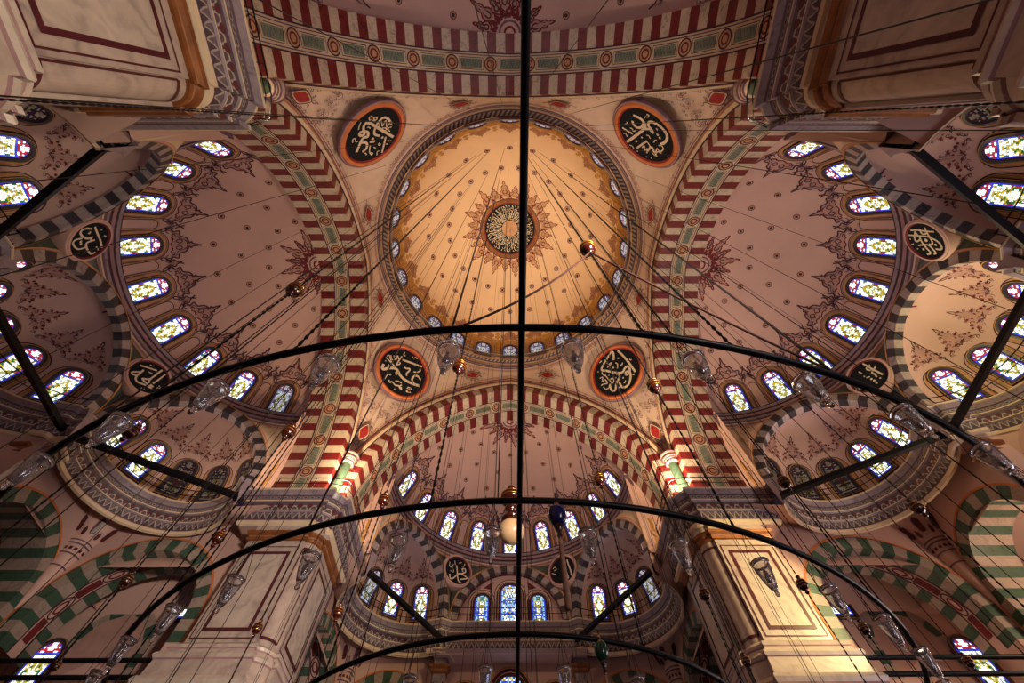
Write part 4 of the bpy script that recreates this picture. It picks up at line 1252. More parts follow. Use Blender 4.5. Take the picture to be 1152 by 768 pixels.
# ---------------------------------------------------------------- piers
CC = 10.28
plan = [(13.1, 9.55), (CC, 9.55), (CC, 9.68)]
plan += [(CC - .6 * sin(t), CC - .6 * cos(t)) for t in [pi / 2 * i / 10 for i in range(11)]]
plan += [(9.68, CC), (9.55, CC), (9.55, 13.1), (13.1, 13.1)]
# de-duplicate
pl2 = []
for p in plan:
    if not pl2 or math.dist(p, pl2[-1]) > .02: pl2.append(p)
plan = pl2[::1]
ar = sum(plan[i - 1][0] * plan[i][1] - plan[i][0] * plan[i - 1][1] for i in range(len(plan)))
if ar > 0: plan = plan[::-1]           # clockwise: projections point outwards
SH0, SH1 = 10.2, 16.0
shaft = MB()
shaft.grid([[(*p, SH0) for p in plan], [(*p, SH1 + .1) for p in plan]], 'pier_marble', closed=True, smooth=False)


def face_frames(mb, origin, ux, z0, z1, w, out):
    """painted frames on a flat face: origin = middle of its foot, ux along it"""
    mp = lambda s, t, off=0: (origin[0] + ux[0] * s + out[0] * off, origin[1] + ux[1] * s + out[1] * off, t)
    h = w / 2
    mb.grid([[mp(-h + .5, z0 + .45, .012), mp(h - .5, z0 + .45, .012)], [mp(-h + .5, z1 - .45, .012), mp(h - .5, z1 - .45, .012)]], 'white_marble', smooth=False)
    for ins, wd, mt in ((.44, .15, 'porphyry'), (.1, .05, 'porphyry')):
        a = h - ins
        for p, q in (((-a, z0 + ins), (a, z0 + ins)), ((-a, z1 - ins), (a, z1 - ins))):
            ribbon(mb, [p, q], wd, mp, mt, off=.02)
        for sx in (-a, a): ribbon(mb, [(sx, z0 + ins - wd / 2), (sx, z1 - ins + wd / 2)], wd, mp, mt, off=.021)


FZ0, FZ1 = SH0 + .1, 14.75
face_frames(shaft, (11.7, 9.55), (-1, 0), FZ0, FZ1, 2.75, (0, -1))
face_frames(shaft, (9.55, 11.7), (0, 1), FZ0, FZ1, 2.75, (-1, 0))
face_frames(shaft, (13.1, 11.33), (0, 1), FZ0, FZ1, 3.4, (1, 0))
face_frames(shaft, (11.33, 13.1), (1, 0), FZ0, FZ1, 3.4, (0, 1))
t0, t1 = FZ0 + .2, FZ1 - .1
colm = lambda a, z, off: (CC - (.6 + off) * sin(a), CC - (.6 + off) * cos(a), z)
for tt in (pi / 4 - .7, pi / 4 + .7):
    ribbon(shaft, [(0, t0), (0, t1)], .06, lambda s, t, off, tt=tt: (CC - (.6 + off) * sin(tt) + s * cos(tt), CC - (.6 + off) * cos(tt) - s * sin(tt), t), 'porphyry')
for zz in (t0, t1):
    ribbon(shaft, [(pi / 4 - .7 + 1.4 * i / 8, zz) for i in range(9)], .12, lambda s, t, off: colm(s, t, off), 'porphyry')
cap = MB()
plan2 = [(14.15 if a > 13 else a, 14.15 if b > 13 else b) for a, b in plan]
sweep(cap, plan2, [(p, z * 1.12, mt) for p, z, mt in CORNICE], True)
cap.face([(a, b, -1.9) for a, b in plan2], 'plaster')
gilt = MB()
sweep(gilt, plan, [(0, 0, 'gilding'), (.1, .02, 'gilding'), (.14, .12, 'gilding'), (.08, .2, 'paint_brown'), (.1, .26, 'gilding'), (.2, .34, 'gilding'), (.24, .46, 'gilding'), (0, .5, 'gilding')], True)
base = MB()
B0 = -1.15
sweep(base, plan, [(.5, FLOOR, 'pier_marble'), (.5, 8.0, 'paint_mauve')] + [(p, z + B0, mt) for p, z, mt in ((.62, 9.65, 'white_marble'), (.68, 9.8, 'white_marble'), (.6, 9.95, 'paint_mauve'), (.5, 10.0, 'pier_marble'), (.45, 10.55, 'paint_mauve'), (.5, 10.6, 'white_marble'), (.55, 10.7, 'white_marble'), (.5, 10.8, 'paint_mauve'),
                   (.36, 10.85, 'white_marble'), (.3, 11.0, 'paint_mauve'), (.33, 11.05, 'white_marble'), (.36, 11.15, 'white_marble'), (.28, 11.22, 'paint_mauve'), (.14, 11.3, 'white_marble'), (0, 11.4, 'white_marble'))], True)
PIER = None
for q, lab in enumerate(('right front pier beside the mihrab half dome', 'left front pier beside the mihrab half dome', 'upper left pier nearest the viewer', 'upper right pier nearest the viewer')):
    if PIER is None:
        o = shaft.build('pier'); PIER = o
        cap.build('capital_cornice', o, (0, 0, HP)); gilt.build('gilt_moulding', o, (0, 0, 15.0)); base.build('pier_base', o)
        o.location = AXIS
    else: o = copy_tree(PIER, AXIS, q * pi / 2)
    struct(o, 'massive veined marble %s' % lab, 'pier', 'great marble piers')
# wall strips over the piers between the great arch and the first striped bay arch
ws = MB()
for sg in (1, -1):
    rows = []
    for i in range(15):
        z = HP + (HALF_BASE + .2 - HP) * i / 14
        xi = sqrt(max(12.6 ** 2 - (z - 18.8) ** 2, 0)) - 2.6 + .05
        rows.append([(sg * xi, -.02, z), (sg * 8.5, .06, z)])
    ws.grid(rows, 'plaster')
    mp = lambda s, t, off=0, sg=sg: (sg * (9.1 + s), -off - .0, HP + t)
    for pts in ([(-.1, .4), (.2, .9), (-.05, 1.4), (.2, 1.9), (0, 2.5)], [(.3, .4), (.05, .8), (.3, 1.3), (.05, 1.8), (.2, 2.4)]):
        ribbon(ws, smooth_line(pts, 4), .1, mp, 'paint_ochre', off=.06)
    # reveal behind the great arch up to the half dome
pts = []
for i in range(61):
    a = MAIN.at(MAIN.L * i / 60)
    if a[1] < HALF_BASE: continue
    t = atan2(a[1] - HALF_Z, a[0]); pts.append(((a[0], .0, a[1]), (HALF_R * 1.0 * cos(t), .02, HALF_Z + HALF_R * sin(t))))
ws.grid([[p[0] for p in pts], [p[1] for p in pts]], 'plaster')
for k, nm in SIDES:
    struct(inst('ws', ws, 'half_dome_reveal', side_pt(k, 0, ARCH_B), k * pi / 2), 'narrow plaster reveal behind the %s great arch' % ('mihrab' if k == 0 else nm), 'wall', 'reveals behind the great arches')


# ---------------------------------------------------------------- lower walls with green and white arches
def wall_arch(mb, T, x0, x1, cx, pf, fh, ztop, mat, zbot=FLOOR):
    """T(x, z) -> point on the wall plane"""
    n = 40
    P = [pf.at(pf.L * i / n) for i in range(n + 1)]
    E = [(cx + p[0] + p[2] * fh, p[1] + p[3] * fh) for p in P]
    R = E[-1][0] - cx
    for a, b in ((x0, cx - R), (cx + R, x1)):
        if b - a > .01: mb.face([T(a, zbot), T(b, zbot), T(b, ztop), T(a, ztop)], mat)
    for a, b in zip(E[:-1], E[1:]):
        mb.face([T(a[0], a[1]), T(b[0], b[1]), T(b[0], ztop), T(a[0], ztop)], mat)
    for sg in (1, -1):
        a, b = sorted((cx + sg * R, cx + sg * (R - fh)))
        mb.face([T(a, zbot), T(b, zbot), T(b, P[0][1]), T(a, P[0][1])], mat)
    return E


ZT = HP - .6
ZS = HP - 1.68
AF = round_arch(2.4, 12.75, 11.5)
AS = round_arch(3.6, 11.95, 11.0)
FH = .62


def arch_part(pf, depth, name_mats, split, nv, fh):
    mb = MB()
    arch_mesh(mb, pf, nv, fh, depth, name_mats[0], name_mats[1], 99, split)
    arch_strip(mb, pf, fh, fh + .1, -.03, 'paint_orange')
    if split:
        so = lambda s, y, off=0: (lambda a: (a[0] - a[2] * off, y, a[1] - a[3] * off))(pf.at(s))
        for e in split[:2]:
            ribbon(mb, [(pf.L * i / 60, depth * e) for i in range(61)], .07, so, 'paint_dark', off=.02)
        ym = depth * (split[0] + split[1]) / 2; npn = 6
        for k in range(npn):
            c = pf.L * (k + .5) / npn
            mb.grid([[so(c - .5 + i * .2, ym + q, .02) for i in range(6)] for q in (-.2, .2)], 'paint_maroon', smooth=False)
            c = pf.L * k / npn
            if k:
                for sc, wd in ((1, .07), (.55, .09)):
                    ribbon(mb, [(c + .55 * sc * cos(t * pi / 8), ym + .26 * sc * sin(t * pi / 8)) for t in range(16)], wd, so, 'paint_dark' if sc == 1 else 'paint_maroon', True, .022)
                for sg in (1, -1): ribbon(mb, smooth_line([(c + sg * .55, ym), (c + sg * .75, ym + .12), (c + sg * .85, ym - .1), (c + sg * .7, ym - .12)], 3), .05, so, 'paint_dark', off=.022)
    return mb


arF = arch_part(AF, 2.2, ('pale_stone_shaded', 'green_stone_shaded'), None, 21, FH)
arS = arch_part(AS, 2.0, ('pale_stone_shaded', 'green_stone_shaded'), (.36, .66, 'plaster'), 27, .66)

# end wall of a side: middle recess with windows, arches beside it
wa = MB()
for sg in (1, -1):
    wall_arch(wa, lambda x, z, sg=sg: (sg * x, WALL_OUT, z), 4.9, WALL_LAT + .01, 7.95, AF, FH + .1, ZT, 'plaster')
wf = MB()
wf.face([(-4.2, WALL_OUT, FLOOR), (4.2, WALL_OUT, FLOOR), (4.2, WALL_OUT, HP - .3), (-4.2, WALL_OUT, HP - .3)], 'plaster')
wm = flat_map(WALL_OUT, 0)
for x0, w, z0, h, mt in ((0, 2.2, 12.0, 3.7, 'porphyry'), (-2.9, 1.7, 12.0, 2.95, 'porphyry'), (2.9, 1.7, 12.0, 2.95, 'porphyry')):
    fm = flat_map(WALL_OUT, z0, x0)
    fan(wf, arch_line(w + .4, h + .2, 14), (0, h / 2), fm, mt, .015)
    ribbon(wf, arch_line(w + .55, h + .28, 14), .08, fm, 'paint_ochre', off=.02)
    if x0: fan(wf, arch_line(w - .1, h - .1, 14), (0, h / 2), fm, 'plaster', .02)
wm_ = MB()
n_c = 24
wm_.grid([[(-4.15 * cos(pi * i / n_c), AP + ARCH_B + 4.15 * YS * sin(pi * i / n_c), z) for i in range(n_c + 1)] for z in (FLOOR, HP - 1.0)], 'plaster')
for sg in (1, -1): wm_.face([(sg * 4.15, AP + ARCH_B + .05, FLOOR), (sg * 5.0, WALL_OUT, FLOOR), (sg * 5.0, WALL_OUT, HP - 1), (sg * 4.15, AP + ARCH_B + .05, HP - 1)], 'plaster')
# pilasters with gilt capitals
pil = MB()
pil.box((-.42, -.02, FLOOR), (.42, .62, ZS + .3), 'cornice_marble')
mp = flat_map(-.02, 0)
ribbon(pil, [(-.3, 8), (-.3, 14.9), (.3, 14.9), (.3, 8)], .07, mp, 'porphyry', off=.015)
gl = MB()
sweep(gl, [(-.42, .6), (-.42, -.02), (.42, -.02), (.42, .6)][::-1], [(0, 0, 'gilding'), (.08, .04, 'gilding'), (.04, .14, 'paint_brown'), (.1, .24, 'gilding'), (.2, .34, 'gilding'), (.22, .46, 'gilding'), (.1, .5, 'gilding')])
# corner corbel with maroon cartouches
cb = MB()
CZ = 15.0
cb.lathe([(.03, CZ - 2.6), (.12, CZ - 2.2), (.26, CZ - 1.4), (.42, CZ - .5), (.5, CZ - .1), (.56, CZ), (.56, CZ + .45), (.64, CZ + .5), (.64, CZ + .66), (.72, CZ + .9), (.95, CZ + 1.45), (1.25, CZ + 1.9), (1.6, CZ + 2.25)], 'plaster', 28)
for zz, rr in ((-.02, .58), (.48, .65), (.66, .66), (-.6, .42)):
    cb.tube([(rr * cos(2 * pi * i / 24), rr * sin(2 * pi * i / 24), CZ + zz) for i in range(24)], .035, 'paint_purple', 5, True)
lm = lambda a, z, off=0: (lambda r: (r * cos(a), r * sin(a), CZ + z))(off + (.57 if z < .5 else .66 + (z - .66) * .42))
for k in range(16):
    a = 2 * pi * k / 16
    cb.face([lm(a - .12, .15, .03), lm(a + .12, .15, .03), lm(a + .12, .3, .03), lm(a - .12, .3, .03)], 'porphyry')
    z0, z1 = (.85, 1.25) if k % 2 else (1.0, 1.75)
    wdt = .1 if k % 2 else .15
    pts = [(a - wdt, z0 + .1), (a - wdt * .6, z0), (a + wdt * .6, z0), (a + wdt, z0 + .1), (a + wdt, z1 - .15), (a, z1), (a - wdt, z1 - .15)]
    cb.face([lm(p, q, .08) for p, q in pts], 'porphyry')

# side walls (from the pier to the corner)
wb = MB()
wall_arch(wb, lambda y, z: (WALL_LAT, y, z), 13.1, WALL_OUT + .01, 18.45, AS, .76, ZT, 'plaster')
wb2 = MB()
wall_arch(wb2, lambda y, z: (-WALL_LAT, y, z), 13.1, WALL_OUT + .01, 18.45, AS, .76, ZT, 'plaster')
# painted soffits between the exedra cornices and the square walls
so_ = MB()
for sg in (1, -1):
    cx, cy = AP * sin(radians(60)), ARCH_B + AP * cos(radians(60))
    A, B = [], []
    for i in range(61):
        t = radians(60) - pi / 2 + pi * i / 60
        d = (sin(t), cos(t))
        p = (cx + (EX_R - .1) * d[0], cy + (EX_R - .1) * d[1])
        ks = [EX_R]
        k1 = (WALL_LAT + .05 - cx) / d[0] if d[0] > .01 else 1e9
        k2 = (WALL_OUT + .05 - cy) / d[1] if d[1] > .01 else 1e9
        k3 = (12.0 - cy) / d[1] if d[1] < -.01 else 1e9
        k = min(k1, k2, k3)
        k = max(k, EX_R)
        A.append((sg * p[0], p[1], ZS)); B.append((sg * (cx + k * d[0]), cy + k * d[1], ZT - .1))
    M1 = [tuple((a[d] + b[d]) / 2 + (.25 if d == 2 else 0) for d in range(3)) for a, b in zip(A, B)]
    so_.grid([A, M1, B], 'plaster')
    ribbon(so_, [(i, 0) for i in range(61)], .0, lambda s, t, off: A[int(min(60, max(0, s)))], 'plaster')
sf_ = MB()
sf_.face([(-5.0, AP + ARCH_B - .5, ZS), (5.0, AP + ARCH_B - .5, ZS), (5.0, WALL_OUT + .05, ZS + .02), (-5.0, WALL_OUT + .05, ZS + .02)], 'plaster')
sm_ = MB()
sm_.grid([[(-4.12 * cos(pi * i / 24), AP + ARCH_B + 4.12 * YS * sin(pi * i / 24), ZS) for i in range(25)], [(-5.2 * cos(pi * i / 24), AP + ARCH_B + 5.4 * YS * sin(pi * i / 24), ZS + .1) for i in range(25)]], 'plaster')

# aisle behind: barrel vaulted corner bays, outer walls
ai = MB()
for sg in (1, -1):
    x0, x1 = WALL_LAT + 2.6, 15.1
    # inner wall with its own striped arch
    ai.face([(sg * x1, 13.0, FLOOR), (sg * x1, 26.6, FLOOR), (sg * x1, 26.6, 19), (sg * x1, 13.0, 19)], 'plaster')
    rows = [[(sg * (WALL_LAT + .05 + (x1 - WALL_LAT) * i / 16), y, 14.6 + 2.4 * sin(pi * i / 16)) for i in range(17)] for y in (13.6, 26.6)]
    ai.grid(rows, 'plaster')
ai.face([(-15.1, 26.6, FLOOR), (15.1, 26.6, FLOOR), (15.1, 26.6, 19), (-15.1, 26.6, 19)], 'plaster')
rows = [[(x, WALL_OUT + .05 + 3.75 * i / 12, 14.9 + 1.7 * sin(pi * i / 12)) for i in range(13)] for x in (-15.1, 15.1)]
ai.grid(rows, 'plaster')
AB = round_arch(1.7, 13.0, 11.5)
for sg in (1, -1):
    for yy in (15.6, 20.9):
        fm = lambda s, t, off=0, sg=sg, yy=yy: (sg * (15.1 - off), yy + s, t)
        fan(ai, [(p[0], p[1] - 11.5) for p in [AB.at(AB.L * i / 20) for i in range(21)]], (0, 1), lambda s, t, off=0, fm=fm: fm(s, t + 11.5, off), 'paint_blush', .02)
        for i in range(13):
            a, b = AB.at(AB.L * i / 13), AB.at(AB.L * (i + 1) / 13)
            q = lambda p, d: fm(p[0] + p[2] * d, p[1] + p[3] * d, .05)
            ai.face([q(a, 0), q(a, .5), q(b, .5), q(b, 0)], 'green_stone_shaded' if i % 2 else 'pale_stone_shaded')

for k, nm in SIDES[:3]:
    loc, rz = AXIS, k * pi / 2
    lab = 'mihrab' if k == 0 else nm
    struct(inst('wa', wa, 'wall_%s' % nm, loc, rz), 'pink plaster end wall with arches below the %s half dome' % lab, 'wall')
    if k == 0: struct(inst('sf', sf_, 'niche_ceiling', loc, rz), 'flat plaster soffit under the straight mihrab cornice', 'ceiling')
    if k == 0: struct(inst('wf', wf, 'wall_front_mihrab', loc, rz), 'plaster wall with maroon arched niches below the mihrab windows', 'wall')
    else: struct(inst('wm', wm_, 'wall_%s_recess' % nm, loc, rz), 'curved plaster wall under the middle exedra of the %s side' % nm, 'wall'); struct(inst('sm', sm_, 'recess_ceiling', loc, rz), 'narrow plaster soffit under the middle exedra cornice of the %s side' % nm, 'ceiling')
    struct(inst('so', so_, 'soffit_ceiling', loc, rz), 'plain plaster soffit under the exedra cornices of the %s side' % lab, 'ceiling')
    struct(inst('ai', ai, 'wall_%s_aisle' % nm, loc, rz), 'vaulted aisle with outer wall beyond the %s arches' % lab, 'wall')
    for sg in (1, -1):
        e = {(0, 1): 'right of the mihrab', (0, -1): 'left of the mihrab', (1, 1): 'front end of the left side', (1, -1): 'rear end of the left side', (3, 1): 'rear end of the right side', (3, -1): 'front end of the right side'}[(k, sg)]
        x, y, _ = side_pt(k, sg * 7.95, WALL_OUT)
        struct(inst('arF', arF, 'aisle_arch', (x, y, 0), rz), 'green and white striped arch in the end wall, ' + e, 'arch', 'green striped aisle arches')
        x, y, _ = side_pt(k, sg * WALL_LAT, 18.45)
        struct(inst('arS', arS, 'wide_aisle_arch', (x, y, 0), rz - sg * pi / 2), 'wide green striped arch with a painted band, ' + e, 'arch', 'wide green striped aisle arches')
        struct(inst('wb%d' % sg, wb if sg == 1 else wb2, 'wall_%s_flank' % nm, loc, rz), 'plaster wall around the wide striped arch, ' + e, 'wall')
        x, y, _ = side_pt(k, sg * 4.55, WALL_OUT - .55)
        o = inst('pil', pil, 'pilaster', (x, y, 0), rz)
        g = inst('gl', gl, 'gilt_capital', (0, 0, 15.35), 0); g.parent = o
        struct(o, 'marble pilaster with gilt capital in the end wall, ' + e, 'pilaster', 'pilasters of the end walls')
        x, y, _ = side_pt(k, sg * (WALL_LAT - .1), WALL_OUT - .1)
        struct(inst('cb', cb, 'wall_corbel', (x, y, 0), rz), 'flared plaster corbel with maroon cartouches in the corner, ' + e, 'corbel', 'corner corbels')
        # iron ties across the wide arches
        for zz, w in ((10.3, 'upper'), (9.68, 'lower')):
            t = MB(); t.tube([(-3.58, 0, 0), (3.58, 0, 0)], .1, 'iron', 8)
            x, y, _ = side_pt(k, sg * WALL_LAT, 18.4)
            o = inst('tb', t, 'iron_tie', (x, y, zz), rz - sg * pi / 2)
            tag(o, '%s iron tie bar across the wide green arch, %s' % (w, e), 'tie bar', 'iron ties of the aisle arches')
# mihrab wall window and the aisle windows seen through the arches
fm = flat_map(0, 0)
wkA = WindowKind(fm, fm(0, 0), 1.8, 3.55, .12, 'grand')
x, y, _ = side_pt(0, 0, WALL_OUT - .03)
wkA.make(win_name(), (x, y, 11.9, 0), 'lit', 'stained-glass window in the wall below the mihrab cornice')
wkB = WindowKind(fm, fm(0, 0), 1.25, 2.3, .1, 'plain')
for k, sg, nm in ((1, 1, 'left'), (3, -1, 'right')):
    x, y, _ = side_pt(k, sg * 15.0, 18.3)
    wkB.make(win_name(), (x, y, 14.5, k * pi / 2 - sg * pi / 2), 'lit', 'high aisle window glimpsed through the wide striped arch on the %s' % nm)
    x, y, _ = side_pt(k, sg * 15.0, 23.5)
    wkB.make(win_name(), (x, y, 11.0, k * pi / 2 - sg * pi / 2), 'lit', 'low aisle window by the tie bars on the %s' % nm)

# floor and the rear enclosure
fl = MB(); fl.box((-30, -24, FLOOR - .2), (30, 40, FLOOR), 'carpet')
struct(fl.build('floor'), 'red carpeted prayer floor', 'floor')
rw = MB()
rw.face([(-16, 16, FLOOR), (16, 16, FLOOR), (16, 16, 26), (-16, 16, 26)], 'plaster')
rw.face([(-16, 13.8, HP), (-9.3, 13.9, HP), (-9.3, 13.9, 26), (-16, 13.8, 26)], 'plaster')
rw.face([(16, 13.8, HP), (9.3, 13.9, HP), (9.3, 13.9, 26), (16, 13.8, 26)], 'plaster')
rw.grid([[(-16, 16, 26), (16, 16, 26)], [(-16, 23.5, 26), (16, 23.5, 26)]], 'plaster')
struct(rw.build('wall_back', loc=AXIS, rz=pi), 'plaster wall behind the viewer', 'wall')

# ---------------------------------------------------------------- calligraphy roundels
def roundel(key, C, n, R, label, grp):
    n = Vector(n).normalized(); up = Vector((0, 0, 1)); up = (up - n * up.dot(n)).normalized(); ri = up.cross(-n).normalized()
    ri = n.cross(up) * -1
    C = Vector(C)
    M = Matrix((( ri.x, up.x, n.x, C.x), (ri.y, up.y, n.y, C.y), (ri.z, up.z, n.z, C.z), (0, 0, 0, 1)))
    N = 48; k = R / 2.55
    fr = MB()
    pr = [(2.55, -.12 if R > 2 else -1.1), (2.55, .04), (2.5, .08), (2.42, .1), (2.38, .06), (2.36, .12), (2.16, .16), (2.12, .1), (2.05, .08), (2.0, .02)]
    mt = ['paint_purple', 'paint_purple', 'paint_mauve', 'paint_purple', 'paint_orange', 'paint_orange', 'paint_orange', 'paint_red', 'paint_red']
    if R < 2: mt = ['plaster', 'plaster', 'plaster', 'plaster', 'paint_tan', 'plaster', 'paint_maroon', 'paint_maroon', 'paint_maroon']
    rows = [[(r * k * cos(2 * pi * j / N), r * k * sin(2 * pi * j / N), z * (.7 if R < 2 else 1)) for j in range(N)] for r, z in pr]
    fr.grid(rows, lambda i, j: mt[i], closed=True)
    root = fr.build('calligraphy_roundel'); root.matrix_world = M
    d = MB(); mp = lambda x, y, off=0: (x, y, .03 + off)
    fill(d, [(2.06 * k * cos(2 * pi * j / N), 2.06 * k * sin(2 * pi * j / N)) for j in range(N)], mp, 'paint_black', 0)
    sc = 2.05 / 1.8 if R > 2 else (2.05 * k) / .8
    for w, pts in CALLIG[key]:
        p = [(a * sc, b * sc) for a, b in pts]
        if len(p) == 2 and math.dist(*p) < .14 * k + .06:
            c = ((p[0][0] + p[1][0]) / 2, (p[0][1] + p[1][1]) / 2); disc(d, c[0], c[1], w * .75, mp, 'paint_white', .02, 8)
        else: ribbon(d, smooth_line(p, 4) if len(p) > 2 else p, w * 1.12, mp, 'paint_white', off=.02, taper=False)
    o = d.build('inscription_disc', root)
    tag(root, label, 'roundel', grp)


q_ = 1 / sqrt(2)
def pend_c(sx, sy, rr=12.2, z=30.2): return ((sx * rr * q_, AX_Y + sy * rr * q_, z), (-sx * .915 * q_, -sy * .915 * q_, -.404))


for key, sx, sy, lb in (('tl', -1, -1, 'upper left of the main dome'), ('tr', 1, -1, 'upper right of the main dome'), ('bl', -1, 1, 'lower left, over the left front pier'), ('br', 1, 1, 'lower right, over the right front pier')):
    C, n = pend_c(sx, sy)
    roundel(key, C, n, 2.55, 'large calligraphy roundel with orange rim, ' + lb, 'calligraphy roundels of the pendentives')
for key, k, sg, lb in (('fl', 0, -1, 'left of the mihrab windows'), ('fr', 0, 1, 'right of the mihrab windows'), ('lf', 1, 1, 'on the left side nearer the mihrab'), ('lb', 1, -1, 'on the left side farther from the mihrab'),
                       ('rf', 3, -1, 'on the right side nearer the mihrab'), ('rb', 3, 1, 'on the right side farther from the mihrab')):
    az = radians(30 * sg); r = 7.95
    C = side_pt(k, r * sin(az), ARCH_B + r * cos(az), 21.6)
    a = side_pt(k, -sin(az), -cos(az)); n = (a[0], a[1] - AX_Y, -.1)
    roundel(key, C, n, 1.22, 'small dark calligraphy roundel under a half dome, ' + lb, 'small calligraphy roundels')

# ---------------------------------------------------------------- cornice railings
rl = MB()
def railing(path, name_posts):
    rt = MB(); n = len(path)
    up = MB(); up.tube([(p[0], p[1], .92) for p in path], .028, 'iron', 6)
    lo = MB(); lo.tube([(p[0], p[1], .5) for p in path], .02, 'iron', 6)
    posts = []
    tot = 0; last = -9
    for i, p in enumerate(path):
        if i: tot += math.dist(p, path[i - 1])
        if tot - last > 1.1 or i == n - 1:
            last = tot; q = MB(); q.tube([(p[0], p[1], .02), (p[0], p[1], .94)], .026, 'iron', 6); posts.append(q)
    return up, lo, posts


def make_railing(key, path, loc, rz, label, store={}):
    if key not in store:
        up, lo, posts = railing(path, key)
        root = empty('cornice_railing')
        up.build('handrail', root); lo.build('guard_rail', root)
        for q in posts: q.build('post', root)
        store[key] = root
    else: root = copy_tree(store[key])
    root.location = loc; root.rotation_euler = (0, 0, rz)
    tag(root, label, 'railing', 'iron railings on the cornices')


for k, nm in SIDES[:3]:
    for b in (-1, 0, 1):
        if k == 0 and b == 0: continue
        x, y, rz = chord_frame(k, b * radians(60))
        where = {-1: 'left of the mihrab', 1: 'right of the mihrab'}[b] if k == 0 else {0: 'middle of the %s side' % nm, 1: ('front' if k == 1 else 'rear') + ' end of the %s side' % nm, -1: ('rear' if k == 1 else 'front') + ' end of the %s side' % nm}[b]
        make_railing('ex', arc(EX_R - .5, pi / 2 - .1, -pi / 2 + .1, 32), (x, y, HP + .05), rz, 'thin black railing on the exedra cornice, ' + where)
x, y, rz = chord_frame(0, 0)
make_railing('front', [(-4.0 + .66 * i, -.5) for i in range(13)], (x, y, HP + .05), 0, 'thin black railing in front of the mihrab windows')
pp = [(13.2, 9.05), (12.2, 9.05), (11.1, 9.05), (10.1, 9.05), (9.3, 9.3), (9.05, 10.1), (9.05, 11.1), (9.05, 12.2), (9.05, 13.2)]
for q, lab in enumerate(('right front', 'left front', 'upper left', 'upper right')):
    make_railing('pier', pp, (0, AX_Y, HP + .05), q * pi / 2, 'thin black railing along the cornice of the %s pier' % lab)

# ---------------------------------------------------------------- the ring chandelier
CH_Z = 2.95
CX_, CY_ = .09, AX_Y
RINGS = (3.75, 5.83, 7.6, 10.4)
ch = empty('ring_chandelier', (CX_, CY_, CH_Z))
for r in RINGS:
    b = MB(); n = int(r * 22)
    b.tube([(r * cos(2 * pi * i / n), r * sin(2 * pi * i / n), 0) for i in range(n)], .031, 'iron', 8, True)
    b.build('iron_ring', ch)
for a in range(2):
    b = MB(); d = (0, 1) if a == 0 else (1, 0)
    b.tube([(d[0] * t, d[1] * t, .03) for t in (-10.4, -5, 0, 5, 10.4)], .027, 'iron', 8)
    b.build('spoke', ch)
b = MB(); b.lathe([(.02, .3), (.12, .26), (.2, .12), (.26, 0), (.2, -.12), (.05, -.2)], 'iron', 16); b.build('hub', ch)
tag(ch, 'huge black iron chandelier frame of concentric rings hanging overhead', 'chandelier')


def ring_pt(r, deg): return (CX_ + r * sin(radians(deg)), CY_ + r * cos(radians(deg)))


# glass oil-lamp cups
cup = MB()
cup.lathe([(.004, -.315), (.014, -.31), (.02, -.295), (.014, -.275), (.02, -.26), (.034, -.235), (.05, -.18), (.062, -.12), (.07, -.07), (.073, -.04), (.068, -.02), (.085, 0), (.08, .002), (.062, -.02),
           (.066, -.045), (.062, -.075), (.055, -.12), (.043, -.18), (.026, -.232), (.004, -.24)], 'lamp_glass', 20)
band = MB(); band.lathe([(.070, -.03), (.0745, -.028), (.0745, -.012), (.072, -.01)], 'steel_rim', 20)
hang = []
for a in range(3):
    h = MB(); t = 2 * pi * a / 3 + .4
    h.tube([(.083 * cos(t), .083 * sin(t), 0), (0, 0, .33)], .003, 'wire', 5); hang.append(h)
bulb = MB(); bulb.lathe([(.004, -.2), (.02, -.18), (.026, -.14), (.02, -.1), (.012, -.08), (.012, -.05), (.004, -.045)], 'steel_rim', 12)
LAMP = None
def lamp(r, deg, label, grp):
    global LAMP
    x, y = ring_pt(r, deg); loc = (x, y, CH_Z - .34)
    if LAMP is None:
        root = empty('glass_lamp', loc); LAMP = root
        cup.build('glass_cup', root); band.build('rim_band', root); bulb.build('burner', root)
        for h in hang: h.build('hanger_wire', root)
    else: root = copy_tree(LAMP, loc)
    tag(root, label, 'lamp', grp)


for i in range(16):
    n = i - 8
    d = 180.65 + (n + .5) * 6.35
    side = 'left' if n >= 0 else 'right'; m = n if n >= 0 else -n - 1
    lamp(7.6, d, 'clear glass lamp under the largest chandelier arc, %s %s of the spoke' % (ORD[m], side), 'glass lamps of the largest visible ring')
for i in range(18):
    d = -177.6 - 8.1 * 9 + 8.1 * i
    n = i - 9
    side = 'left' if n >= 0 else 'right'; m = n if n >= 0 else -n - 1
    lamp(5.83, d, 'clear glass lamp under the middle chandelier arc, %s %s of the spoke' % (ORD[m], side), 'glass lamps of the middle ring')
for i in range(8):
    d = -174.6 - 12.9 * 4 + 12.9 * i
    n = i - 4
    side = 'left' if n >= 0 else 'right'; m = n if n >= 0 else -n - 1
    lamp(3.75, d, 'clear glass lamp under the smallest chandelier arc, %s %s of the spoke' % (ORD[m], side), 'glass lamps of the smallest ring')


# suspension wires: every one hangs plumb from the dome
def ceil_z(x, y):
    r = hypot(x, y - AX_Y)
    if r < DOME_R - .35: return DOME_Z + sqrt(DOME_R ** 2 - r * r) - .02
    if r < 10.0: return RING_Z + .3
    a = abs((math.degrees(atan2(x, y - AX_Y)) + 45) % 90 - 45)     # 0 on the axes, 45 on the diagonals
    return 31.0 if a < 20 else 33.2


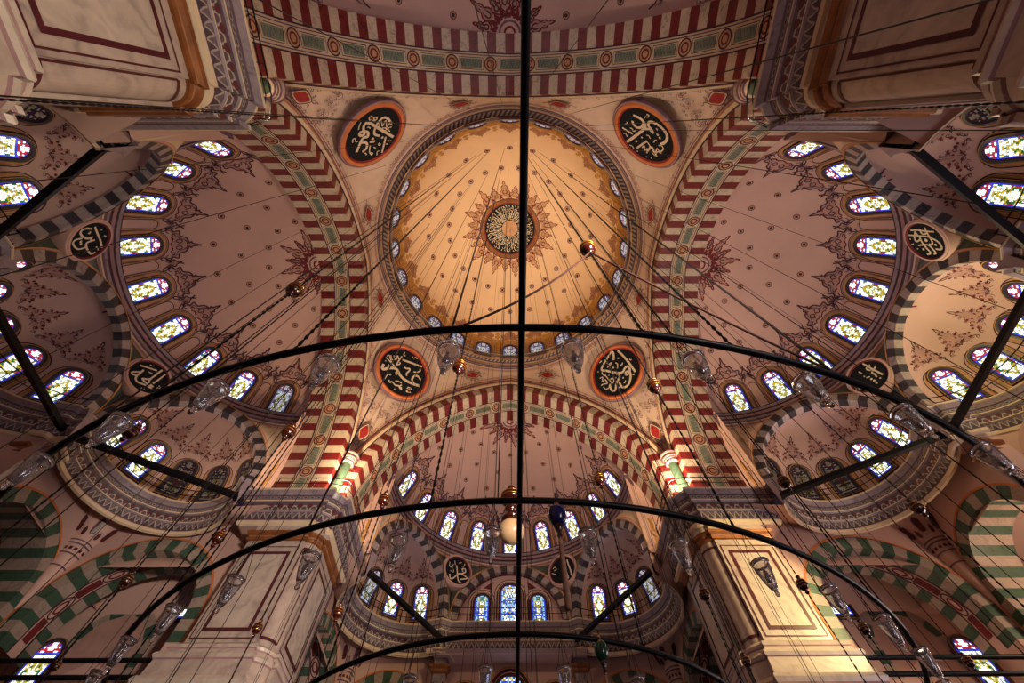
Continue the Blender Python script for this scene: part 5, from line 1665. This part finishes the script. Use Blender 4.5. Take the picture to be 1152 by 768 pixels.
def wire(x, y, r=.015, grp=None, label=None, z0=CH_Z, store={}):
    z1 = ceil_z(x, y)
    m = MB(); m.tube([(0, 0, 0), (0, 0, z1 - z0)], r, 'wire', 5)
    o = m.build('suspension_wire', loc=(x, y, z0))
    tag(o, label, 'wire', grp)


for r, n, ph, nm, lb in ((7.6, 28, 4, 'largest visible', 'thin dark suspension wire rising plumb from the largest visible lamp ring'), (5.83, 22, 2, 'middle', 'thin dark suspension wire rising plumb from the middle lamp ring'),
                     (3.75, 14, 5, 'smallest', 'thin dark suspension wire rising plumb from the smallest lamp ring'), (10.4, 32, 3, 'outermost', 'thin dark suspension wire rising plumb from the outermost lamp ring')):
    for i in range(n):
        x, y = ring_pt(r, ph + 360 * i / n + (2.2 if i % 3 == 0 else 0))
        wire(x, y, .007 if i % 2 else .0095, 'suspension wires of the %s ring' % nm, lb)

# heavy chains with lacquered turned beads
bead = MB()
bead.lathe([(.012, .2), (.03, .19), (.045, .165), (.03, .14), (.022, .125), (.05, .11), (.085, .075), (.1, .02), (.1, -.02), (.085, -.075), (.05, -.11), (.022, -.125), (.03, -.14), (.045, -.165), (.03, -.19), (.012, -.2)], 'lacquer', 20)
gold = MB()
for zz, rr in ((.06, .093), (.0, .102), (-.06, .093)):
    gold.tube([(rr * cos(2 * pi * i / 20), rr * sin(2 * pi * i / 20), zz) for i in range(20)], .006, 'brass', 5, True)
chainm = MB()
def chain_mesh(h):
    m = MB(); n = int(h / .11)
    prof = []
    for i in range(n):
        z = h * i / n
        prof += [(.006, z), (.015, z + .035), (.015, z + .065)]
    prof.append((.006, h))
    m.lathe(prof, 'chain', 6)
    return m


CHAIN = {}
def chain(x, y, zb, label, sc=1.0, upper=True):
    z0 = CH_Z; z1 = ceil_z(x, y)
    m = chain_mesh(min(11, z1 - z0))
    root = m.build('suspension_chain', loc=(x, y, z0))
    w = MB(); w.tube([(0, 0, min(11, z1 - z0)), (0, 0, z1 - z0)], .012, 'wire', 5); w.build('hanger_wire', root)
    if 'b' not in CHAIN:
        b = bead.build('turned_bead', root); g = gold.build('gilt_line', b); CHAIN['b'] = (b, g)
    else:
        b0, g0 = CHAIN['b']
        b = b0.copy(); COL.objects.link(b); b.parent = root
        g = g0.copy(); COL.objects.link(g); g.parent = b
    b.location = (0, 0, zb - z0); b.scale = (sc, sc, sc)
    tag(root, label, 'chain', 'chains with turned beads')


BZ = 5.58
BEADS = [(7.6, -156.6, BZ, 'before the left half dome'), (5.83, -171.7, BZ, 'beside the lower left large roundel'), (7.6, 173.0, BZ, 'over the cream of the main dome'), (5.83, 158.8, BZ, 'beside the lower right large roundel'),
         (5.83, -140.8, BZ + .07, 'by the foot of the left great arch'), (7.6, -128.5, BZ - .2, 'before the lit left front exedra windows'), (7.6, -98.2, BZ - .1, 'before the wide striped arch on the left'), (5.83, -113.5, BZ - .15, 'left of the left front pier'),
         (3.75, -140.6, BZ + .18, 'at the left foot of the mihrab arch'), (3.75, 156.7, BZ + .1, 'near the right mihrab half-dome windows'), (5.83, 124.3, BZ + .2, 'before the right front exedra windows'), (5.83, 97.4, BZ, 'beside the lamplit pier face'),
         (7.6, 84.5, BZ, 'before the right wide striped arch'), (7.6, 114.0, BZ - .2, 'by the corbel at the right'), (5.83, -79.6, BZ + .25, 'at the base of the left front pier'), (3.75, -85.9, BZ + .1, 'on the narrow left front pier face'),
         (3.75, 105.2, BZ - .35, 'on the shaded right front pier face'), (5.83, 68.2, BZ + .1, 'low on the right front pier base'), (10.4, -80.0, BZ - .1, 'by the low left aisle window'), (10.4, 80.0, BZ - .1, 'by the low right aisle window')]
for r, d, z, lb in BEADS:
    x, y = ring_pt(r, d)
    chain(x, y, z, 'dark chain with a red lacquered bead ' + lb)
# plain heavy chains without beads
for r, d, lb in ((7.6, -166.5, 'left of the spoke'), (7.6, 167.5, 'right of the spoke'), (10.4, -152, 'far to the left'), (10.4, 152, 'far to the right')):
    x, y = ring_pt(r, d)
    m = chain_mesh(12); root = m.build('suspension_chain', loc=(x, y, CH_Z))
    w = MB(); w.tube([(0, 0, 12), (0, 0, ceil_z(x, y) - CH_Z)], .012, 'wire', 5); w.build('hanger_wire', root)
    tag(root, 'dark heavy chain without bead rising from the chandelier, ' + lb, 'chain', 'plain heavy chains')

# middle chain with the globe lamp
cz = chain_mesh(10).build('globe_lamp', loc=(CX_ - .05, AX_Y, 8.75))
tag(cz, 'cream glass globe lamp under a red turned finial on the middle chain', 'lamp')
w = MB(); w.tube([(0, 0, 10), (0, 0, ceil_z(CX_ - .05, AX_Y) - 8.75)], .02, 'wire', 5); w.build('hanger_wire', cz)
g = MB(); g.lathe([(.01 + .31 * sin(pi * i / 20), -1.24 - .31 * cos(pi * i / 20)) for i in range(0, 20)] + [(.1, -.92), (.02, -.86)], 'globe_glass', 28); g.build('globe', cz)
f = MB(); f.lathe([(.02, .25), (.09, .22), (.12, .15), (.08, .08), (.05, .05), (.16, .0), (.28, -.1), (.3, -.22), (.22, -.3), (.1, -.36), (.08, -.45), (.16, -.5), (.17, -.56), (.1, -.62), (.06, -.7), (.2, -.8), (.26, -.9), (.1, -.93)], 'lacquer', 24); f.build('turned_finial', cz)
gs = MB()
for zz, rr in ((-.1, .285), (-.22, .305), (-.53, .17)): gs.tube([(rr * cos(2 * pi * i / 24), rr * sin(2 * pi * i / 24), zz) for i in range(24)], .012, 'brass', 5, True)
gs.build('gilt_line', cz)


# ceramic eggs with tassels
def egg(r, d, z, mat, ts, label):
    x, y = ring_pt(r, d)
    e = MB()
    e.lathe([(.004, .12)] + [(.082 * sin(pi * i / 16) * (1 + .1 * cos(pi * i / 16)), .115 * cos(pi * i / 16)) for i in range(1, 16)] + [(.004, -.115)], mat, 20)
    root = e.build('ceramic_egg', loc=(x, y, z))
    c = MB(); c.lathe([(.008, .17), (.02, .15), (.03, .12), (.03, .1)], 'brass', 12); c.build('brass_cap', root)
    c = MB(); c.lathe([(.035, -.105), (.045, -.12), (.03, -.15), (.016, -.19), (.024, -.21), (.012, -.24)], 'lacquer', 12); c.build('mount', root)
    t = MB(); L = ts
    t.lathe([(.01, -.24), (.018, -.27), (.014, -.3), (.02, -.34), (.026, -.34 - L), (.006, -.345 - L)], 'tassel_thread', 12); t.build('tassel', root)
    w = MB(); w.tube([(0, 0, .17), (0, 0, max(.2, CH_Z - z + .1))], .006, 'wire', 5); w.build('cord', root)
    tag(root, label, 'ornament')


egg(5.83, 176.7, 2.78, 'blue_ceramic', .5, 'glossy blue ceramic egg with a long tan tassel under the middle chandelier arc')
egg(3.75, 165.4, 2.83, 'green_ceramic', .3, 'glossy green ceramic egg with a tassel under the smallest chandelier arc')
# slack red cord between the outer ring and a bead chain
a = Vector((*ring_pt(7.6, 173.0), 5.4)); b_ = Vector((*ring_pt(7.6, -176), CH_Z))
c = MB(); c.tube([a.lerp(b_, t) + Vector((0, 0, -.25 * 4 * t * (1 - t))) for t in [i / 16 for i in range(17)]], .012, 'rope_red', 6)
tag(c.build('slack_cord'), 'slack reddish cord running from a bead down to the largest visible ring', 'cord')
c = MB(); c.tube([a.lerp(Vector((*ring_pt(7.6, 157), CH_Z)), t) + Vector((0, 0, -.2 * 4 * t * (1 - t))) for t in [i / 16 for i in range(17)]], .012, 'rope_red', 6)
tag(c.build('slack_cord'), 'slack reddish cord falling right from the bead over the main dome', 'cord')

# ---------------------------------------------------------------- light
def light(kind, loc, energy, col, size=.3, target=None, spot=None, blend=.6):
    d = bpy.data.lights.new('lamp_or_fill_light', kind); d.energy = energy; d.color = col
    if kind == 'AREA': d.size = size
    else: d.shadow_soft_size = size
    if spot: d.spot_size = radians(spot); d.spot_blend = blend
    o = bpy.data.objects.new('lamp_or_fill_light', d); COL.objects.link(o); o.location = loc
    if target is not None:
        o.rotation_euler = (Vector(target) - Vector(loc)).to_track_quat('-Z', 'Y').to_euler()
    return o


WARM = (1, .72, .42); FILL_TINT = (1, .86, .92); ROSE = (1, .85, .92)
# cove floodlights round the foot of the main dome (behind the dome cornice)
for i in range(12):
    a = 2 * pi * (i + .5) / 12
    light('SPOT', (9.1 * sin(a), AX_Y + 9.1 * cos(a), RING_Z + .75), 120, WARM, .25, (-3 * sin(a), AX_Y - 3 * cos(a), 43), 150)
# floodlights standing on the pier cornices
for sx, sy, e in ((1, 1, 1.0), (-1, 1, 1.0), (1, -1, .08), (-1, -1, .1)):
    light('SPOT', (sx * 9.4, AX_Y + sy * 9.4, HP + .5), 4200 * e, WARM, .3, (sx * 8.6, AX_Y + sy * 8.6, 30), 128, 1)
    light('SPOT', (sx * 9.3, AX_Y + sy * 9.3, HP + .6), 4700, (1, .82, .56), .3, (-sx * 2, AX_Y - sy * 2, 44), 44, .8)
    light('POINT', (sx * 9.65, AX_Y + sy * 9.65, HP + 1.4), 620 * (e if sy > 0 else .0), WARM, .2)
    if sy > 0: light('SPOT', (sx * 9.2, AX_Y + 9.2, HP + .6), 6500, (1, .80, .60), .3, (-sx * 8.4, AX_Y - 8.4, 29.5), 34, .8)
    if sy > 0: light('SPOT', (sx * 9.2, AX_Y + 8.9, HP + .6), 3500, (1, .80, .60), .3, (-sx * 8.6, AX_Y + 9.2, 29.5), 36, .8)
# soft uplights on the outer cornice ends for the half domes
for k, e in ((0, 175), (1, 135), (3, 310), (2, 120)):
    for sg in (1, -1):
        x, y, _ = side_pt(k, sg * 8.3, 14.6)
        f = 1 if sg * (1 if k == 1 else -1) > 0 or k in (0, 2) else .22
        tx, ty_, _ = side_pt(k, -sg * 2, 18.5)
        light('SPOT', (x, y, HP + .5), 4 * e * f, ROSE, .4, (tx, ty_, 27), 110, 1)
# right middle exedra and right front pier
light('POINT', (21.6, AX_Y - .5, HP + .9), 400, (1, .85, .42), .3)
light('SPOT', (19.5, 10.5, 14.0), 11000, (1, .76, .34), .4, (11.7, 18.5, 12.5), 46)
light('POINT', (-16.3, 16.4, HP + .6), 90, (1, .72, .42), .3)
light('POINT', (16.3, 16.4, HP + .6), 90, (1, .72, .42), .3)
light('POINT', (19.5, 22.2, 10.5), 80, (1, .75, .5), .4)
light('POINT', (25.0, 16.2, 11.5), 480, (1, .75, .5), .4)
# unseen fill lights added low at the right flank, rear and mihrab end
for x, y, z, e, t in ((7, -6.8, 3, 450, (-6, 13, 15)), (22, 8, 4, 850, (-6, 9, 20)), (0, 30, 3, 120, (0, 8, 30))):
    light('AREA', (x, y, z), e, FILL_TINT, 5, t)
light('SPOT', (6.5, -4.5, 3), 26000, (1, .84, .68), .8, (-11, 17.5, 12.5), 34, .8)  # fill spot added in mid-air to brighten the left front pier
light('SPOT', (8.5, 2.5, 4), 7500, (1, .84, .58), .8, (-9.5, -2.5, 12), 46, .8)  # second added fill without a fixture, for the rear left pier

w = bpy.data.worlds.new('World'); SC.world = w; w.use_nodes = True
bg = w.node_tree.nodes['Background']; bg.inputs[0].default_value = (.05, .03, .045, 1); bg.inputs[1].default_value = .3

# ---------------------------------------------------------------- camera
cam = bpy.data.cameras.new('camera'); co = bpy.data.objects.new('camera', cam); COL.objects.link(co)
cam.sensor_width = 36; cam.lens = 36 * 484 / 1152
cam.clip_end = 200; cam.clip_start = .05
ya, pi_, ro = radians(.63), radians(63.85), radians(-.6)
r0 = Vector((cos(ya), -sin(ya), 0)); f0 = Vector((sin(ya), cos(ya), 0)); zz = Vector((0, 0, 1))
DD = f0 * cos(pi_) + zz * sin(pi_); UU = zz * cos(pi_) - f0 * sin(pi_)
RT = r0 * cos(ro) + UU * sin(ro); UP = UU * cos(ro) - r0 * sin(ro)
co.matrix_world = Matrix(((RT.x, UP.x, -DD.x, 0), (RT.y, UP.y, -DD.y, 0), (RT.z, UP.z, -DD.z, 0), (0, 0, 0, 1)))
SC.camera = co
SC.view_settings.view_transform = 'Standard'; SC.view_settings.look = 'None'
SC.view_settings.gamma = 1; SC.view_settings.use_curve_mapping = False
SC.view_settings.exposure = .1
SC.cycles.use_denoising = True
SC.cycles.max_bounces = 6; SC.cycles.diffuse_bounces = 3; SC.cycles.glossy_bounces = 2; SC.cycles.transmission_bounces = 6
SC.cycles.caustics_reflective = False; SC.cycles.caustics_refractive = False
SC.cycles.sample_clamp_indirect = 4
